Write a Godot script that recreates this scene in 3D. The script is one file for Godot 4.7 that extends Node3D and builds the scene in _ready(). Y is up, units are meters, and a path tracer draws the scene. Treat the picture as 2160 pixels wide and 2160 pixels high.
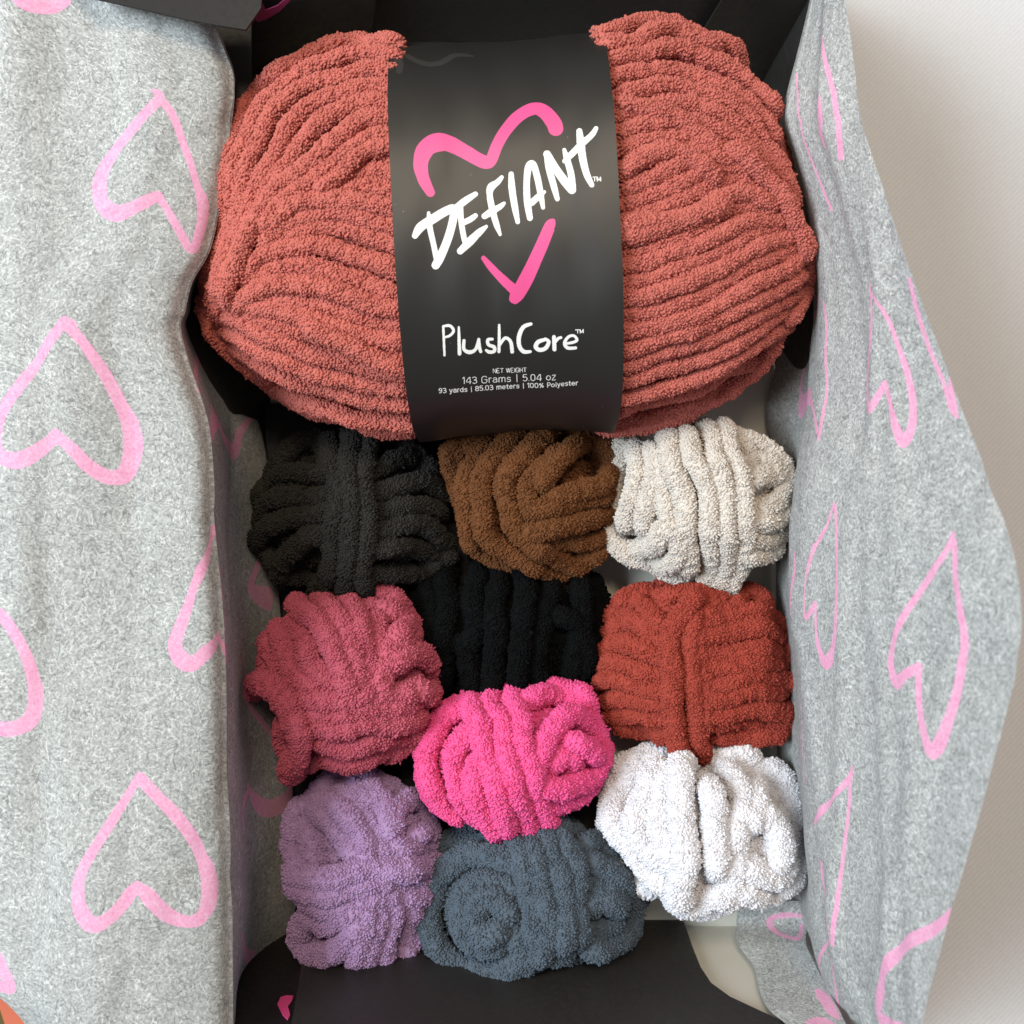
extends Node3D

# ------------------------------------------------------------------ camera model
const EYE := Vector3(0.0, 0.5, 0.0)
const FOCAL := 2160.0
const TILT := 0.0647
var fwd := Vector3(0, -cos(TILT), -sin(TILT))
var upv := Vector3(0, sin(TILT), -cos(TILT))
var rgt := Vector3(1, 0, 0)
var rng := RandomNumberGenerator.new()
var wob := FastNoiseLite.new()
var wob2 := FastNoiseLite.new()
var tuft_meshes: Array[ArrayMesh] = []
var n_tufts := 0

# zoomed views of the subject that points were measured in: origin x, origin y, scale
const G := [0.0, 0.0, 1.0]
const Z1 := [400.0, 0.0, 2.76]
const Z2 := [1060.0, 0.0, 2.76]
const Z3 := [400.0, 600.0, 2.76]
const Z4 := [1060.0, 600.0, 2.76]
const Z5 := [480.0, 1200.0, 2.972]
const Z6 := [1080.0, 1200.0, 2.841]
const Z7 := [480.0, 1560.0, 3.22]
const Z8 := [1060.0, 1560.0, 3.22]
const LB := [820.0, 80.0, 3.715]
const LC := [840.0, 480.0, 3.864]

func sight(p: Vector2) -> Vector3:
	return (fwd * FOCAL + rgt * (p.x - 1080.0) - upv * (p.y - 1080.0)).normalized()

func at(x: float, y: float, h: float) -> Vector3:
	var d := sight(Vector2(x, y))
	return EYE + d * ((h - EYE.y) / d.y)

func pix(z: Array, x: float, y: float) -> Vector2:
	return Vector2(z[0] + x / z[2], z[1] + y / z[2])

# ------------------------------------------------------------------ scene helpers
func thing(called: String, label: String, category: String, group := "") -> Node3D:
	var o := Node3D.new()
	o.name = called
	add_child(o, true)
	o.set_meta("label", label)
	o.set_meta("category", category)
	if group:
		o.set_meta("group", group)
	return o

func part(called: String, m: Mesh, mat: Material, parent: Node) -> MeshInstance3D:
	var o := MeshInstance3D.new()
	o.name = called
	o.mesh = m
	o.material_override = mat
	parent.add_child(o, true)
	return o

func grid_mesh(pts: Array, uvs: Array, closed := false) -> ArrayMesh:
	# pts: rows of PackedVector3Array
	var v := PackedVector3Array()
	var t := PackedVector2Array()
	var idx := PackedInt32Array()
	var nc: int = pts[0].size()
	for r in pts.size():
		v.append_array(pts[r])
		if uvs:
			t.append_array(uvs[r])
	for r in pts.size() - 1:
		for c in nc - (0 if closed else 1):
			var c2 := (c + 1) % nc
			var a := r * nc + c
			var b := r * nc + c2
			var d := (r + 1) * nc + c
			var e := (r + 1) * nc + c2
			idx.append_array([a, b, d, b, e, d])
	var nrm := PackedVector3Array()
	nrm.resize(v.size())
	for k in range(0, idx.size(), 3):
		var n := (v[idx[k + 2]] - v[idx[k]]).cross(v[idx[k + 1]] - v[idx[k]])
		for q in 3:
			nrm[idx[k + q]] += n
	for k in nrm.size():
		nrm[k] = nrm[k].normalized()
	var arr := []
	arr.resize(Mesh.ARRAY_MAX)
	arr[Mesh.ARRAY_VERTEX] = v
	arr[Mesh.ARRAY_NORMAL] = nrm
	if uvs:
		arr[Mesh.ARRAY_TEX_UV] = t
	arr[Mesh.ARRAY_INDEX] = idx
	var m := ArrayMesh.new()
	m.add_surface_from_arrays(Mesh.PRIMITIVE_TRIANGLES, arr)
	return m

func slab(outline: PackedVector3Array, thick: Vector3) -> ArrayMesh:
	# a board with real thickness from an outline that is (nearly) flat
	var st := SurfaceTool.new()
	st.begin(Mesh.PRIMITIVE_TRIANGLES)
	st.set_smooth_group(-1)
	var n := outline.size()
	var ax := (outline[1] - outline[0]).normalized()
	var nn := thick.normalized()
	var ay := nn.cross(ax).normalized()
	var flat := PackedVector2Array()
	for p in outline:
		flat.append(Vector2(p.dot(ax), p.dot(ay)))
	var tri := Geometry2D.triangulate_polygon(flat)
	for k in range(0, tri.size(), 3):
		for q in [0, 1, 2]:
			st.add_vertex(outline[tri[k + q]])
		for q in [0, 2, 1]:
			st.add_vertex(outline[tri[k + q]] + thick)
	for k in n:
		var a := outline[k]
		var b := outline[(k + 1) % n]
		for p in [a, b, b + thick, a, b + thick, a + thick]:
			st.add_vertex(p)
	st.generate_normals()
	return st.commit()

func matte(c: Color, rough := 0.9, spec := 0.3) -> StandardMaterial3D:
	var m := StandardMaterial3D.new()
	m.albedo_color = c.linear_to_srgb()
	m.roughness = rough
	m.metallic_specular = spec
	m.cull_mode = BaseMaterial3D.CULL_DISABLED
	return m

func smooth_line(p: Array, step: float) -> PackedVector3Array:
	var c := Curve3D.new()
	c.up_vector_enabled = false
	c.bake_interval = step
	var n := p.size()
	for k in n:
		var a: Vector3 = p[maxi(k - 1, 0)]
		var b: Vector3 = p[mini(k + 1, n - 1)]
		var me: Vector3 = p[k]
		var t := (b - a)
		var i := -t * 0.17
		var o := t * 0.17
		c.add_point(me, i, o)
	return c.get_baked_points()

# ------------------------------------------------------------------ yarn
class Body:
	var c: Vector3
	var bx: Basis
	var a: Vector3
	var n: float
	func local(p: Vector3) -> Vector3:
		return bx.transposed() * (p - c) / a
	func value(p: Vector3) -> float:
		var q := local(p).abs()
		return pow(pow(q.x, n) + pow(q.y, n) + pow(q.z, n), 1.0 / n)
	func normal(p: Vector3) -> Vector3:
		var q := local(p)
		return (bx * (q / a)).normalized()

func body(cx: float, cy: float, ru: float, rv: float, deg: float, low: float, high: float, n := 2.2) -> Body:
	var b := Body.new()
	var hc := (low + high) / 2.0
	b.c = at(cx, cy, hc)
	var s := (EYE - b.c).length() / sqrt(FOCAL * FOCAL + pow(cx - 1080, 2) + pow(cy - 1080, 2))
	b.a = Vector3(ru * s, (high - low) / 2.0, rv * s)
	b.bx = Basis(Vector3.UP, deg_to_rad(-deg))
	b.n = n
	return b

func on_body(b: Body, p: Vector2) -> Vector3:
	var d := sight(p)
	var best := 1e9
	var tb := 0.4
	var t := 0.3
	while t < 0.56:
		var f := b.value(EYE + d * t)
		if f < 1.0:
			var lo := t - 0.004
			var hi := t
			for k in 10:
				var mid := (lo + hi) / 2.0
				if b.value(EYE + d * mid) < 1.0:
					hi = mid
				else:
					lo = mid
			return EYE + d * hi
		if f < best:
			best = f
			tb = t
		t += 0.004
	var q := EYE + d * tb
	return b.c + (q - b.c) * lerpf(1.0, 1.0 / best, 0.35)

func make_tufts() -> void:
	# one tuft of cut pile: a soft pointed lobe with a few loose fibre ends
	for variant in 4:
		var v := PackedVector3Array()
		var nr := PackedVector3Array()
		var idx := PackedInt32Array()
		var lean := Vector3(rng.randf_range(-0.3, 0.3), 0, rng.randf_range(-0.3, 0.3))
		var sides := 6
		var prof := [[0.0, 0.50], [0.45, 0.62], [0.82, 0.52], [0.98, 0.26]]
		for q in prof.size():
			for k in sides:
				var a := TAU * k / sides
				var w: float = prof[q][1] * (1.0 + 0.22 * sin(a * 2.0 + variant) + rng.randf_range(-0.12, 0.12))
				v.append(Vector3(cos(a) * w, prof[q][0], sin(a) * w) + lean * prof[q][0] * prof[q][0])
				nr.append(Vector3(cos(a), [-0.1, 0.15, 0.8, 1.8][q], sin(a)).normalized())
		for q in prof.size() - 1:
			for k in sides:
				var k2 := (k + 1) % sides
				idx.append_array([q * sides + k, q * sides + k2, (q + 1) * sides + k, q * sides + k2, (q + 1) * sides + k2, (q + 1) * sides + k])
		v.append(Vector3(0, 1.02, 0) + lean)
		nr.append(Vector3.UP)
		var tip := v.size() - 1
		for k in sides:
			idx.append_array([3 * sides + k, 3 * sides + (k + 1) % sides, tip])
		for f in 4:
			var ang := TAU * f / 4.0 + rng.randf_range(-0.6, 0.6)
			var out := Vector3(cos(ang), 0, sin(ang))
			var base := out * 0.32 + Vector3(0, 0.55, 0) + lean * 0.3
			var end := out * rng.randf_range(0.2, 0.6) + Vector3(0, rng.randf_range(0.98, 1.16), 0) + lean
			var o := v.size()
			for k in 3:
				var d := Vector3(cos(TAU * k / 3.0), 0, sin(TAU * k / 3.0))
				v.append(base + d * 0.09)
				nr.append((d + Vector3.UP * 0.4).normalized())
			v.append(end)
			nr.append((out + Vector3.UP * 2.0).normalized())
			idx.append_array([o, o + 1, o + 3, o + 1, o + 2, o + 3, o + 2, o, o + 3])
		var arr := []
		arr.resize(Mesh.ARRAY_MAX)
		arr[Mesh.ARRAY_VERTEX] = v
		arr[Mesh.ARRAY_NORMAL] = nr
		arr[Mesh.ARRAY_INDEX] = idx
		var m := ArrayMesh.new()
		m.add_surface_from_arrays(Mesh.PRIMITIVE_TRIANGLES, arr)
		tuft_meshes.append(m)

func pile_on(spots: PackedVector3Array, dirs: PackedVector3Array, length: float, spread: float, tone: StandardMaterial3D, parent: Node) -> void:
	var n := spots.size()
	if n < 9:
		return
	var buf := PackedFloat32Array()
	buf.resize(n * 16)
	for k in n:
		var p := spots[k]
		var q := p * 1000.0
		var y := dirs[k]
		var lean := Vector3(wob.get_noise_3dv(q), wob.get_noise_3dv(q + Vector3(91, 7, 33)), wob.get_noise_3dv(q + Vector3(-40, 55, 12)))
		y = (y + lean * 0.5 + Vector3(rng.randf_range(-0.16, 0.16), rng.randf_range(-0.16, 0.16), rng.randf_range(-0.16, 0.16))).normalized()
		var x := y.cross(Vector3(rng.randf_range(-1, 1), rng.randf_range(-1, 1), rng.randf_range(-1, 1))).normalized()
		var z := x.cross(y)
		var L := length * rng.randf_range(0.82, 1.12) * (1.0 + 0.55 * wob2.get_noise_3dv(q)) * (1.6 if rng.randf() < 0.02 else 1.0)
		var W := spread * rng.randf_range(0.85, 1.2)
		x *= W
		z *= W
		y *= L
		var o := k * 16
		buf[o] = x.x; buf[o + 1] = y.x; buf[o + 2] = z.x; buf[o + 3] = p.x
		buf[o + 4] = x.y; buf[o + 5] = y.y; buf[o + 6] = z.y; buf[o + 7] = p.y
		buf[o + 8] = x.z; buf[o + 9] = y.z; buf[o + 10] = z.z; buf[o + 11] = p.z
		var c := rng.randf_range(0.92, 1.06)
		buf[o + 12] = c; buf[o + 13] = c; buf[o + 14] = c; buf[o + 15] = 1.0
	var mm := MultiMesh.new()
	mm.transform_format = MultiMesh.TRANSFORM_3D
	mm.use_colors = true
	mm.mesh = tuft_meshes[rng.randi() % tuft_meshes.size()]
	mm.instance_count = n
	mm.buffer = buf
	var o := MultiMeshInstance3D.new()
	o.name = "pile"
	o.multimesh = mm
	o.material_override = tone
	o.set_meta("kind", "stuff")
	parent.add_child(o, true)
	n_tufts += n

func yarn_tone(c: Color) -> StandardMaterial3D:
	var m := matte(c, 1.0, 0.15)
	m.vertex_color_use_as_albedo = true
	m.backlight_enabled = true
	m.backlight = Color(0.5, 0.5, 0.5)
	return m

func strand(line: PackedVector3Array, r: float, tone: StandardMaterial3D, parent: Node, dense := 1.0) -> void:
	var n := line.size()
	if n < 4:
		return
	for k in n:
		var q := line[k] * 110.0
		line[k] += Vector3(wob.get_noise_3dv(q), wob.get_noise_3dv(q + Vector3(50, 0, 9)) * 0.8, wob.get_noise_3dv(q + Vector3(0, 70, -20))) * r * 0.42
	var rows := []
	var sides := 10
	var core := r - 0.0004 - minf(r, 0.0048) * 0.05
	var uneven := rng.randf() * 500.0
	var t := (line[1] - line[0]).normalized()
	var x := t.cross(Vector3(0.3, 0.9, 0.2)).normalized()
	var spots := PackedVector3Array()
	var dirs := PackedVector3Array()
	var around := int(roundf(TAU * r / 0.00108 * dense * 0.92))
	for k in n:
		t = (line[mini(k + 1, n - 1)] - line[maxi(k - 1, 0)]).normalized()
		x = (x - t * x.dot(t)).normalized()
		var y := t.cross(x)
		var end := minf(1.0, 0.45 + 0.55 * minf(k, n - 1 - k) / 3.0)
		var rk := core * end * (1.0 + 0.09 * wob2.get_noise_2d(k * 0.4, uneven))
		var ring := PackedVector3Array()
		for s in sides:
			var a := TAU * s / sides
			ring.append(line[k] + (x * cos(a) + y * sin(a)) * rk)
		rows.append(ring)
		var ph := rng.randf() * TAU
		for s in around:
			var a := ph + TAU * (s + rng.randf_range(-0.4, 0.4)) / around
			var d := x * cos(a) + y * sin(a)
			if d.y < -0.55:
				continue
			spots.append(line[k] + d * rk * 0.92 + t * rng.randf_range(-0.0006, 0.0006))
			dirs.append(d)
	var o := part("strand", grid_mesh(rows, [], true), tone, parent)
	pile_on(spots, dirs, 0.0004 + minf(r, 0.0048) * 0.14, 0.00085, tone, o)

func skein(parent: Node3D, b: Body, tone: StandardMaterial3D, r: float, list: Array, skip := 0) -> void:
	# core under the strands
	var rows := []
	var spots := PackedVector3Array()
	var dirs := PackedVector3Array()
	var shrink := 1.0 - r * 0.55 / minf(b.a.x, minf(b.a.y, b.a.z))
	for i in 41:
		var th := PI * i / 40.0
		var ring := PackedVector3Array()
		for j in 72:
			var ph := TAU * j / 72.0
			var q := Vector3(sin(th) * cos(ph), cos(th), sin(th) * sin(ph))
			var aq := q.abs()
			q /= pow(pow(aq.x, b.n) + pow(aq.y, b.n) + pow(aq.z, b.n), 1.0 / b.n)
			if skip and absf(q.x * b.a.x) < 0.05:
				var pinch := 0.86 + 0.14 * smoothstep(0.034, 0.05, absf(q.x * b.a.x))
				q *= Vector3(1, pinch, pinch)
			ring.append(b.c + b.bx * (q * b.a * shrink))
		rows.append(ring)
	var core := part("core", grid_mesh(rows, [], true), tone, parent)
	var area := b.a.x * b.a.z * PI * 1.8
	for k in int(area / (0.00125 * 0.00125)):
		var q := Vector3(rng.randfn(), rng.randfn(), rng.randfn()).normalized()
		if q.y < -0.15:
			q.y = -q.y
		var aq := q.abs()
		q /= pow(pow(aq.x, b.n) + pow(aq.y, b.n) + pow(aq.z, b.n), 1.0 / b.n)
		if skip and absf(q.x * b.a.x) < 0.042:
			continue
		var p := b.c + b.bx * (q * b.a * shrink)
		spots.append(p)
		dirs.append(b.normal(p))
	pile_on(spots, dirs, 0.0014, 0.00085, tone, core)
	# strands: [zoom, lift, x, y, x, y ...]
	for e in list:
		var pts := []
		var lift: float = e[1] * r * 1.3 + rng.randf_range(-0.32, 0.32) * r
		var k := 2 + int(skip) * 2
		while k < e.size():
			var g := pix(e[0], e[k], e[k + 1])
			var p := on_body(b, g)
			pts.append(p + b.normal(p) * lift)
			k += 2
		var first: Vector3 = pts[0]
		var last: Vector3 = pts[pts.size() - 1]
		var t0: Vector3 = (first - pts[1]).normalized()
		var t1: Vector3 = (last - pts[pts.size() - 2]).normalized()
		pts.push_front(first + (t0 * 0.8 - b.normal(first) * 1.2 + Vector3.DOWN * 1.0) * r)
		pts.append(last + (t1 * 0.8 - b.normal(last) * 1.2 + Vector3.DOWN * 1.0) * r)
		strand(smooth_line(pts, 0.00108), r * rng.randf_range(0.95, 1.06), tone, parent)

# ------------------------------------------------------------------ prints
func brush(im: Image, p: Vector2, w: float) -> void:
	# a round dab on a mask
	var r := w / 2.0
	for y in range(maxi(0, int(p.y - r)), mini(im.get_height(), int(p.y + r) + 2)):
		var h := r * r - (y - p.y) * (y - p.y)
		if h <= 0.0:
			continue
		var dx := sqrt(h)
		var x0 := maxi(0, int(ceil(p.x - dx)))
		var x1 := mini(im.get_width() - 1, int(floor(p.x + dx)))
		if x1 >= x0:
			im.fill_rect(Rect2i(x0, y, x1 - x0 + 1, 1), Color(1, 1, 1, 1))

func path2(z: Array, flat: Array, wide: bool) -> Array:
	# flat list x, y(, width) -> smooth samples [Vector2 photo position, width]
	var step := 3 if wide else 2
	var n := flat.size() / step
	var c := Curve3D.new()
	c.up_vector_enabled = false
	for k in n:
		var i0 := maxi(k - 1, 0) * step
		var i1 := mini(k + 1, n - 1) * step
		var i := k * step
		var me := Vector3(flat[i], flat[i + 1], flat[i + 2] if wide else 0.0)
		var t := Vector3(flat[i1] - flat[i0], flat[i1 + 1] - flat[i0 + 1], 0) * 0.17
		if k == 0 or k == n - 1:
			t *= 0.6
		c.add_point(me, -t, t)
	c.bake_interval = 3.0
	var out := []
	for p in c.get_baked_points():
		out.append([pix(z, p.x, p.y), p.z / z[2]])
	return out

# ------------------------------------------------------------------ tissue sheets
class Sheet:
	var rows: Array        # image rows
	var cols: Array        # per row: image x of each control
	var uv: Array          # per row: PackedVector2Array of arc lengths in metres
	var pos: Array

func sheet(ctrl: Array, fold: int) -> Sheet:
	# ctrl: per row [y, [x, h], [x, h] ...]; every row the same number of controls
	var s := Sheet.new()
	s.rows = []
	s.cols = []
	s.pos = []
	s.uv = []
	for row in ctrl:
		s.rows.append(row[0])
		var xs := PackedFloat32Array()
		var ps := PackedVector3Array()
		for k in range(1, row.size()):
			xs.append(row[k][0])
			ps.append(at(row[k][0], row[0], row[k][1]))
		s.cols.append(xs)
		s.pos.append(ps)
	var nc: int = s.cols[0].size()
	for r in s.rows.size():
		var u := PackedVector2Array()
		u.resize(nc)
		for c in nc:
			var d := 0.0
			if c < fold:
				for q in range(c, fold):
					d -= s.pos[r][q].distance_to(s.pos[r][q + 1])
			else:
				for q in range(fold, c):
					d += s.pos[r][q].distance_to(s.pos[r][q + 1])
			u[c] = Vector2(d, 0)
		s.uv.append(u)
	for c in nc:
		var d := 0.0
		for r in s.rows.size():
			if r:
				var e: Vector3 = s.pos[r][c] - s.pos[r - 1][c]
				var du: float = s.uv[r][c].x - s.uv[r - 1][c].x
				d += sqrt(maxf(e.length_squared() - du * du, 0.0001 * 0.0001))
			s.uv[r][c].y = d
	# line the columns up at the middle row
	var mid: int = s.rows.size() / 2
	for c in nc:
		var off: float = s.uv[mid][c].y
		for r in s.rows.size():
			s.uv[r][c].y -= off
	return s

func find_uv(s: Sheet, p: Vector2, from: int) -> Vector2:
	var r := 0
	while r < s.rows.size() - 2 and s.rows[r + 1] < p.y:
		r += 1
	var f: float = (p.y - s.rows[r]) / (s.rows[r + 1] - s.rows[r])
	var nc: int = s.cols[0].size()
	var c := from
	while c < nc - 2:
		var x1: float = lerpf(s.cols[r][c + 1], s.cols[r + 1][c + 1], f)
		if (s.cols[r][from] > s.cols[r][nc - 1] and x1 < p.x) or (s.cols[r][from] < s.cols[r][nc - 1] and x1 > p.x):
			break
		c += 1
	var xa: float = lerpf(s.cols[r][c], s.cols[r + 1][c], f)
	var xb: float = lerpf(s.cols[r][c + 1], s.cols[r + 1][c + 1], f)
	var g := (p.x - xa) / (xb - xa)
	return s.uv[r][c].lerp(s.uv[r + 1][c], f).lerp(s.uv[r][c + 1].lerp(s.uv[r + 1][c + 1], f), g)

func crom(a: Vector3, b: Vector3, c: Vector3, d: Vector3, t: float) -> Vector3:
	return b.cubic_interpolate(c, a, d, t)

func sheet_mesh(s: Sheet, sub: int, crease: float, seed_: float, size: float, origin: Vector2, folds := []) -> ArrayMesh:
	var nr := s.rows.size()
	var nc: int = s.cols[0].size()
	var pts := []
	var uvs := []
	# smooth along columns, then along rows
	for ri in (nr - 1) * sub + 1:
		var r := mini(ri / sub, nr - 2)
		var f := float(ri - r * sub) / sub
		var line := PackedVector3Array()
		var lu := PackedVector2Array()
		for c in nc:
			line.append(crom(s.pos[maxi(r - 1, 0)][c], s.pos[r][c], s.pos[r + 1][c], s.pos[mini(r + 2, nr - 1)][c], f))
			lu.append(s.uv[r][c].lerp(s.uv[r + 1][c], f))
		var full := PackedVector3Array()
		var fu := PackedVector2Array()
		for ci in (nc - 1) * sub + 1:
			var c := mini(ci / sub, nc - 2)
			var g := float(ci - c * sub) / sub
			full.append(crom(line[maxi(c - 1, 0)], line[c], line[c + 1], line[mini(c + 2, nc - 1)], g))
			fu.append(lu[c].lerp(lu[c + 1], g))
		pts.append(full)
		uvs.append(fu)
	# soft handling wrinkles pushed along the surface's own normal
	var R := pts.size()
	var C: int = pts[0].size()
	var moved := []
	for r in R:
		var row := PackedVector3Array()
		var ur := PackedVector2Array()
		for c in C:
			var e: Vector3 = pts[mini(r + 1, R - 1)][c] - pts[maxi(r - 1, 0)][c]
			var g: Vector3 = pts[r][mini(c + 1, C - 1)] - pts[r][maxi(c - 1, 0)]
			var n := e.cross(g).normalized()
			var q: Vector2 = uvs[r][c]
			var w := wob.get_noise_3d(q.x * 9.0 + seed_, q.y * 5.0, 3.0) + 0.5 * wob.get_noise_3d(q.x * 24.0 + seed_, q.y * 16.0, 9.0)
			var ridge := 1.0 - absf(wob2.get_noise_3d(q.x * 5.0 + q.y * 3.0 + seed_, q.y * 4.0 - q.x * 2.0, 1.0)) * 4.0
			w += 0.45 * maxf(ridge, 0.0)
			w *= crease
			for f in folds:
				var d := absf((q - Vector2(f[0], f[1])).dot(Vector2(f[2], f[3]).normalized().orthogonal()))
				w += f[4] * maxf(0.0, 1.0 - d / f[5])
			row.append(pts[r][c] + n * w)
			ur.append((q - origin) / size)
		moved.append(row)
		uvs[r] = ur
	return grid_mesh(moved, uvs)

func tissue_picture(mask: Image, size: int, seed_: int) -> ImageTexture:
	# pressed grey fibres, darker flecks, with the hearts printed in translucent pink
	var nz := FastNoiseLite.new()
	nz.seed = seed_
	nz.noise_type = FastNoiseLite.TYPE_SIMPLEX
	nz.frequency = 0.15
	nz.fractal_octaves = 4
	nz.fractal_gain = 0.65
	var coarse := nz.get_image(size, size, false, false, false).get_data()
	var g := PackedFloat32Array()
	g.resize(size * size)
	# laid fibres: short slightly bent lines, lighter and darker than the pulp
	var fr := RandomNumberGenerator.new()
	fr.seed = seed_
	for k in int(size * size * 0.045):
		var x := fr.randf() * size
		var y := fr.randf() * size
		var a := fr.randf() * TAU
		var bend := fr.randf_range(-0.14, 0.14)
		var v := 0.27 if fr.randf() < 0.5 else -0.27
		for q in fr.randi_range(6, 15):
			var o := (int(y) & (size - 1)) * size + (int(x) & (size - 1))
			g[o] += v
			x += cos(a)
			y += sin(a)
			a += bend
	var md := mask.get_data()
	var out := PackedByteArray()
	out.resize(size * size * 3)
	for k in size * size:
		var f := clampf(0.5 + g[k] + (coarse[k] - 128) * 0.0026, 0.0, 1.0)
		var o := k * 3
		if md[k * 4 + 3] > 0:
			out[o] = int(232.0 + f * 16.0)
			out[o + 1] = int(148.0 + f * 50.0)
			out[o + 2] = int(184.0 + f * 36.0)
		else:
			var c := 126.0 + f * 106.0
			out[o] = int(c)
			out[o + 1] = int(c)
			out[o + 2] = int(c * 0.985)
	var im := Image.create_from_data(size, size, false, Image.FORMAT_RGB8, out)
	return ImageTexture.create_from_image(im)

func print_hearts(mask: Image, s: Sheet, from: int, size: float, origin: Vector2, hearts: Array) -> void:
	# hearts: [zoom, x, y, width, x, y, width ...] measured in the photograph, inked at the matching place of the sheet
	for h in hearts:
		var line := path2(h[0], h.slice(1), true)
		var prev := Vector2.ZERO
		for k in line.size():
			var p: Vector2 = line[k][0]
			var q := (find_uv(s, p, from) - origin) / size * mask.get_width()
			var e := (find_uv(s, p + Vector2(1, 0), from) - origin) / size * mask.get_width()
			var e2 := (find_uv(s, p + Vector2(0, 1), from) - origin) / size * mask.get_width()
			var w: float = line[k][1] * sqrt(absf((e - q).cross(e2 - q)))
			if k and prev.distance_to(q) < 80.0:
				var n := int(ceil(prev.distance_to(q) / maxf(1.0, w * 0.15)))
				for j in n:
					brush(mask, prev.lerp(q, float(j) / n), w)
			prev = q

func _ready() -> void:
	rng.seed = 11
	wob.seed = 3
	wob.noise_type = FastNoiseLite.TYPE_SIMPLEX
	wob.frequency = 0.30
	wob.fractal_octaves = 1
	wob2.seed = 9
	wob2.frequency = 0.24
	wob2.noise_type = FastNoiseLite.TYPE_SIMPLEX
	wob2.fractal_octaves = 1
	set_camera_and_light()
	build_surroundings()
	build_box()
	print("box ", Time.get_ticks_msec())
	build_tissue()
	print("tissue ", Time.get_ticks_msec())
	make_tufts()
	build_big_skein()
	print("big skein ", Time.get_ticks_msec(), " tufts ", n_tufts)
	build_mini_skeins()
	print("minis ", Time.get_ticks_msec(), " tufts ", n_tufts)

func set_camera_and_light() -> void:
	var cam := Camera3D.new()
	cam.name = "camera"
	add_child(cam)
	cam.transform = Transform3D(Basis(rgt, upv, -fwd), EYE)
	var lens := CameraAttributesPhysical.new()
	lens.frustum_focal_length = 24.0
	lens.frustum_focus_distance = 0.415
	lens.exposure_aperture = 8.0
	cam.attributes = lens
	cam.fov = 53.13
	cam.near = 0.02
	cam.far = 20.0
	cam.current = true
	var env := Environment.new()
	env.background_mode = Environment.BG_COLOR
	env.background_color = Color(0.455, 0.46, 0.47)
	env.tonemap_mode = Environment.TONE_MAPPER_LINEAR
	env.tonemap_exposure = 1.0
	env.sdfgi_enabled = true
	env.ssao_enabled = true
	env.ssil_enabled = true
	var we := WorldEnvironment.new()
	we.name = "environment"
	we.environment = env
	add_child(we)
	# warm ceiling lamp overhead
	var top := AreaLight3D.new()
	top.name = "ceiling_light"
	add_child(top)
	top.area_size = Vector2(0.5, 0.5)
	top.light_energy = 1.6
	top.light_color = Color(1.0, 0.925, 0.82)
	top.set("area_range", 8.0)
	top.shadow_enabled = true
	top.look_at_from_position(Vector3(0.0, 1.7, -0.75), Vector3(0, 0.05, 0), Vector3(0, 0, -1))
	# daylight window to the left
	var win := AreaLight3D.new()
	win.name = "window_light"
	add_child(win)
	win.area_size = Vector2(0.9, 0.9)
	win.light_energy = 4.6
	win.light_color = Color(0.91, 0.965, 1.0)
	win.set("area_range", 8.0)
	win.shadow_enabled = true
	win.look_at_from_position(Vector3(-1.24, 1.42, -0.12), Vector3(0, 0.05, 0), Vector3.UP)

func build_surroundings() -> void:
	var rows := []
	for i in 49:
		var row := PackedVector3Array()
		for j in 49:
			var x := (j - 24) / 24.0 * 1.4
			var z := (i - 24) / 24.0 * 1.4
			var y := -0.012 + 0.006 * wob.get_noise_2d(x * 12.0, z * 12.0)
			row.append(Vector3(x, minf(y, -0.008), z))
		rows.append(row)
	var m := matte(Color(0.88, 0.865, 0.875), 0.95, 0.2)
	var weave := Image.create(128, 128, false, Image.FORMAT_RGB8)
	for y in 128:
		for x in 128:
			var c := 0.93 + 0.02 * sin((x + y) * TAU / 8.0) + rng.randf_range(-0.03, 0.03)
			weave.set_pixel(x, y, Color(c, c, c))
	m.albedo_texture = ImageTexture.create_from_image(weave)
	m.uv1_triplanar = true
	m.uv1_world_triplanar = true
	m.uv1_scale = Vector3(22, 22, 22)
	var o := part("bed_sheet", grid_mesh(rows, []), m, self)
	o.set_meta("kind", "structure")
	# a corner of a patterned throw
	var t := thing("throw_blanket", "olive and coral throw blanket corner lying below the left tissue paper", "blanket")
	var pts := []
	for i in 13:
		var row := PackedVector3Array()
		for j in 13:
			row.append(Vector3(-0.45 + j * 0.0235, 0.002 + 0.003 * wob.get_noise_2d(i * 3.0, j * 3.0), 0.13 + i * 0.02))
		pts.append(row)
	part("cloth", grid_mesh(pts, []), matte(Color(0.13, 0.10, 0.035)), t)
	var patch := []
	for i in 9:
		var row := PackedVector3Array()
		for j in 5:
			var p := at(-20 + j * 11 + i * 4.0, 2070 + i * 12, 0.006)
			row.append(p)
		patch.append(row)
	part("coral_patch", grid_mesh(patch, []), matte(Color(0.62, 0.16, 0.09)), t)

func on_plane(x: float, y: float, z0: float, lean: float) -> Vector3:
	# where the sight line meets an upright board z = z0 + lean * height
	var d := sight(Vector2(x, y))
	return EYE + d * ((z0 + lean * EYE.y) / (d.z - lean * d.y))

func board(pts: Array, z0: float, lean: float, thick: Vector3, called: String, mat: Material, parent: Node) -> MeshInstance3D:
	var o := PackedVector3Array()
	for p in pts:
		o.append(on_plane(p[0], p[1], z0, lean))
	return part(called, slab(o, thick), mat, parent)

func panel(pts: Array, thick: Vector3, called: String, mat: Material, parent: Node) -> MeshInstance3D:
	var o := PackedVector3Array()
	for p in pts:
		o.append(at(p[0], p[1], p[2]))
	return part(called, slab(o, thick), mat, parent)

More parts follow.
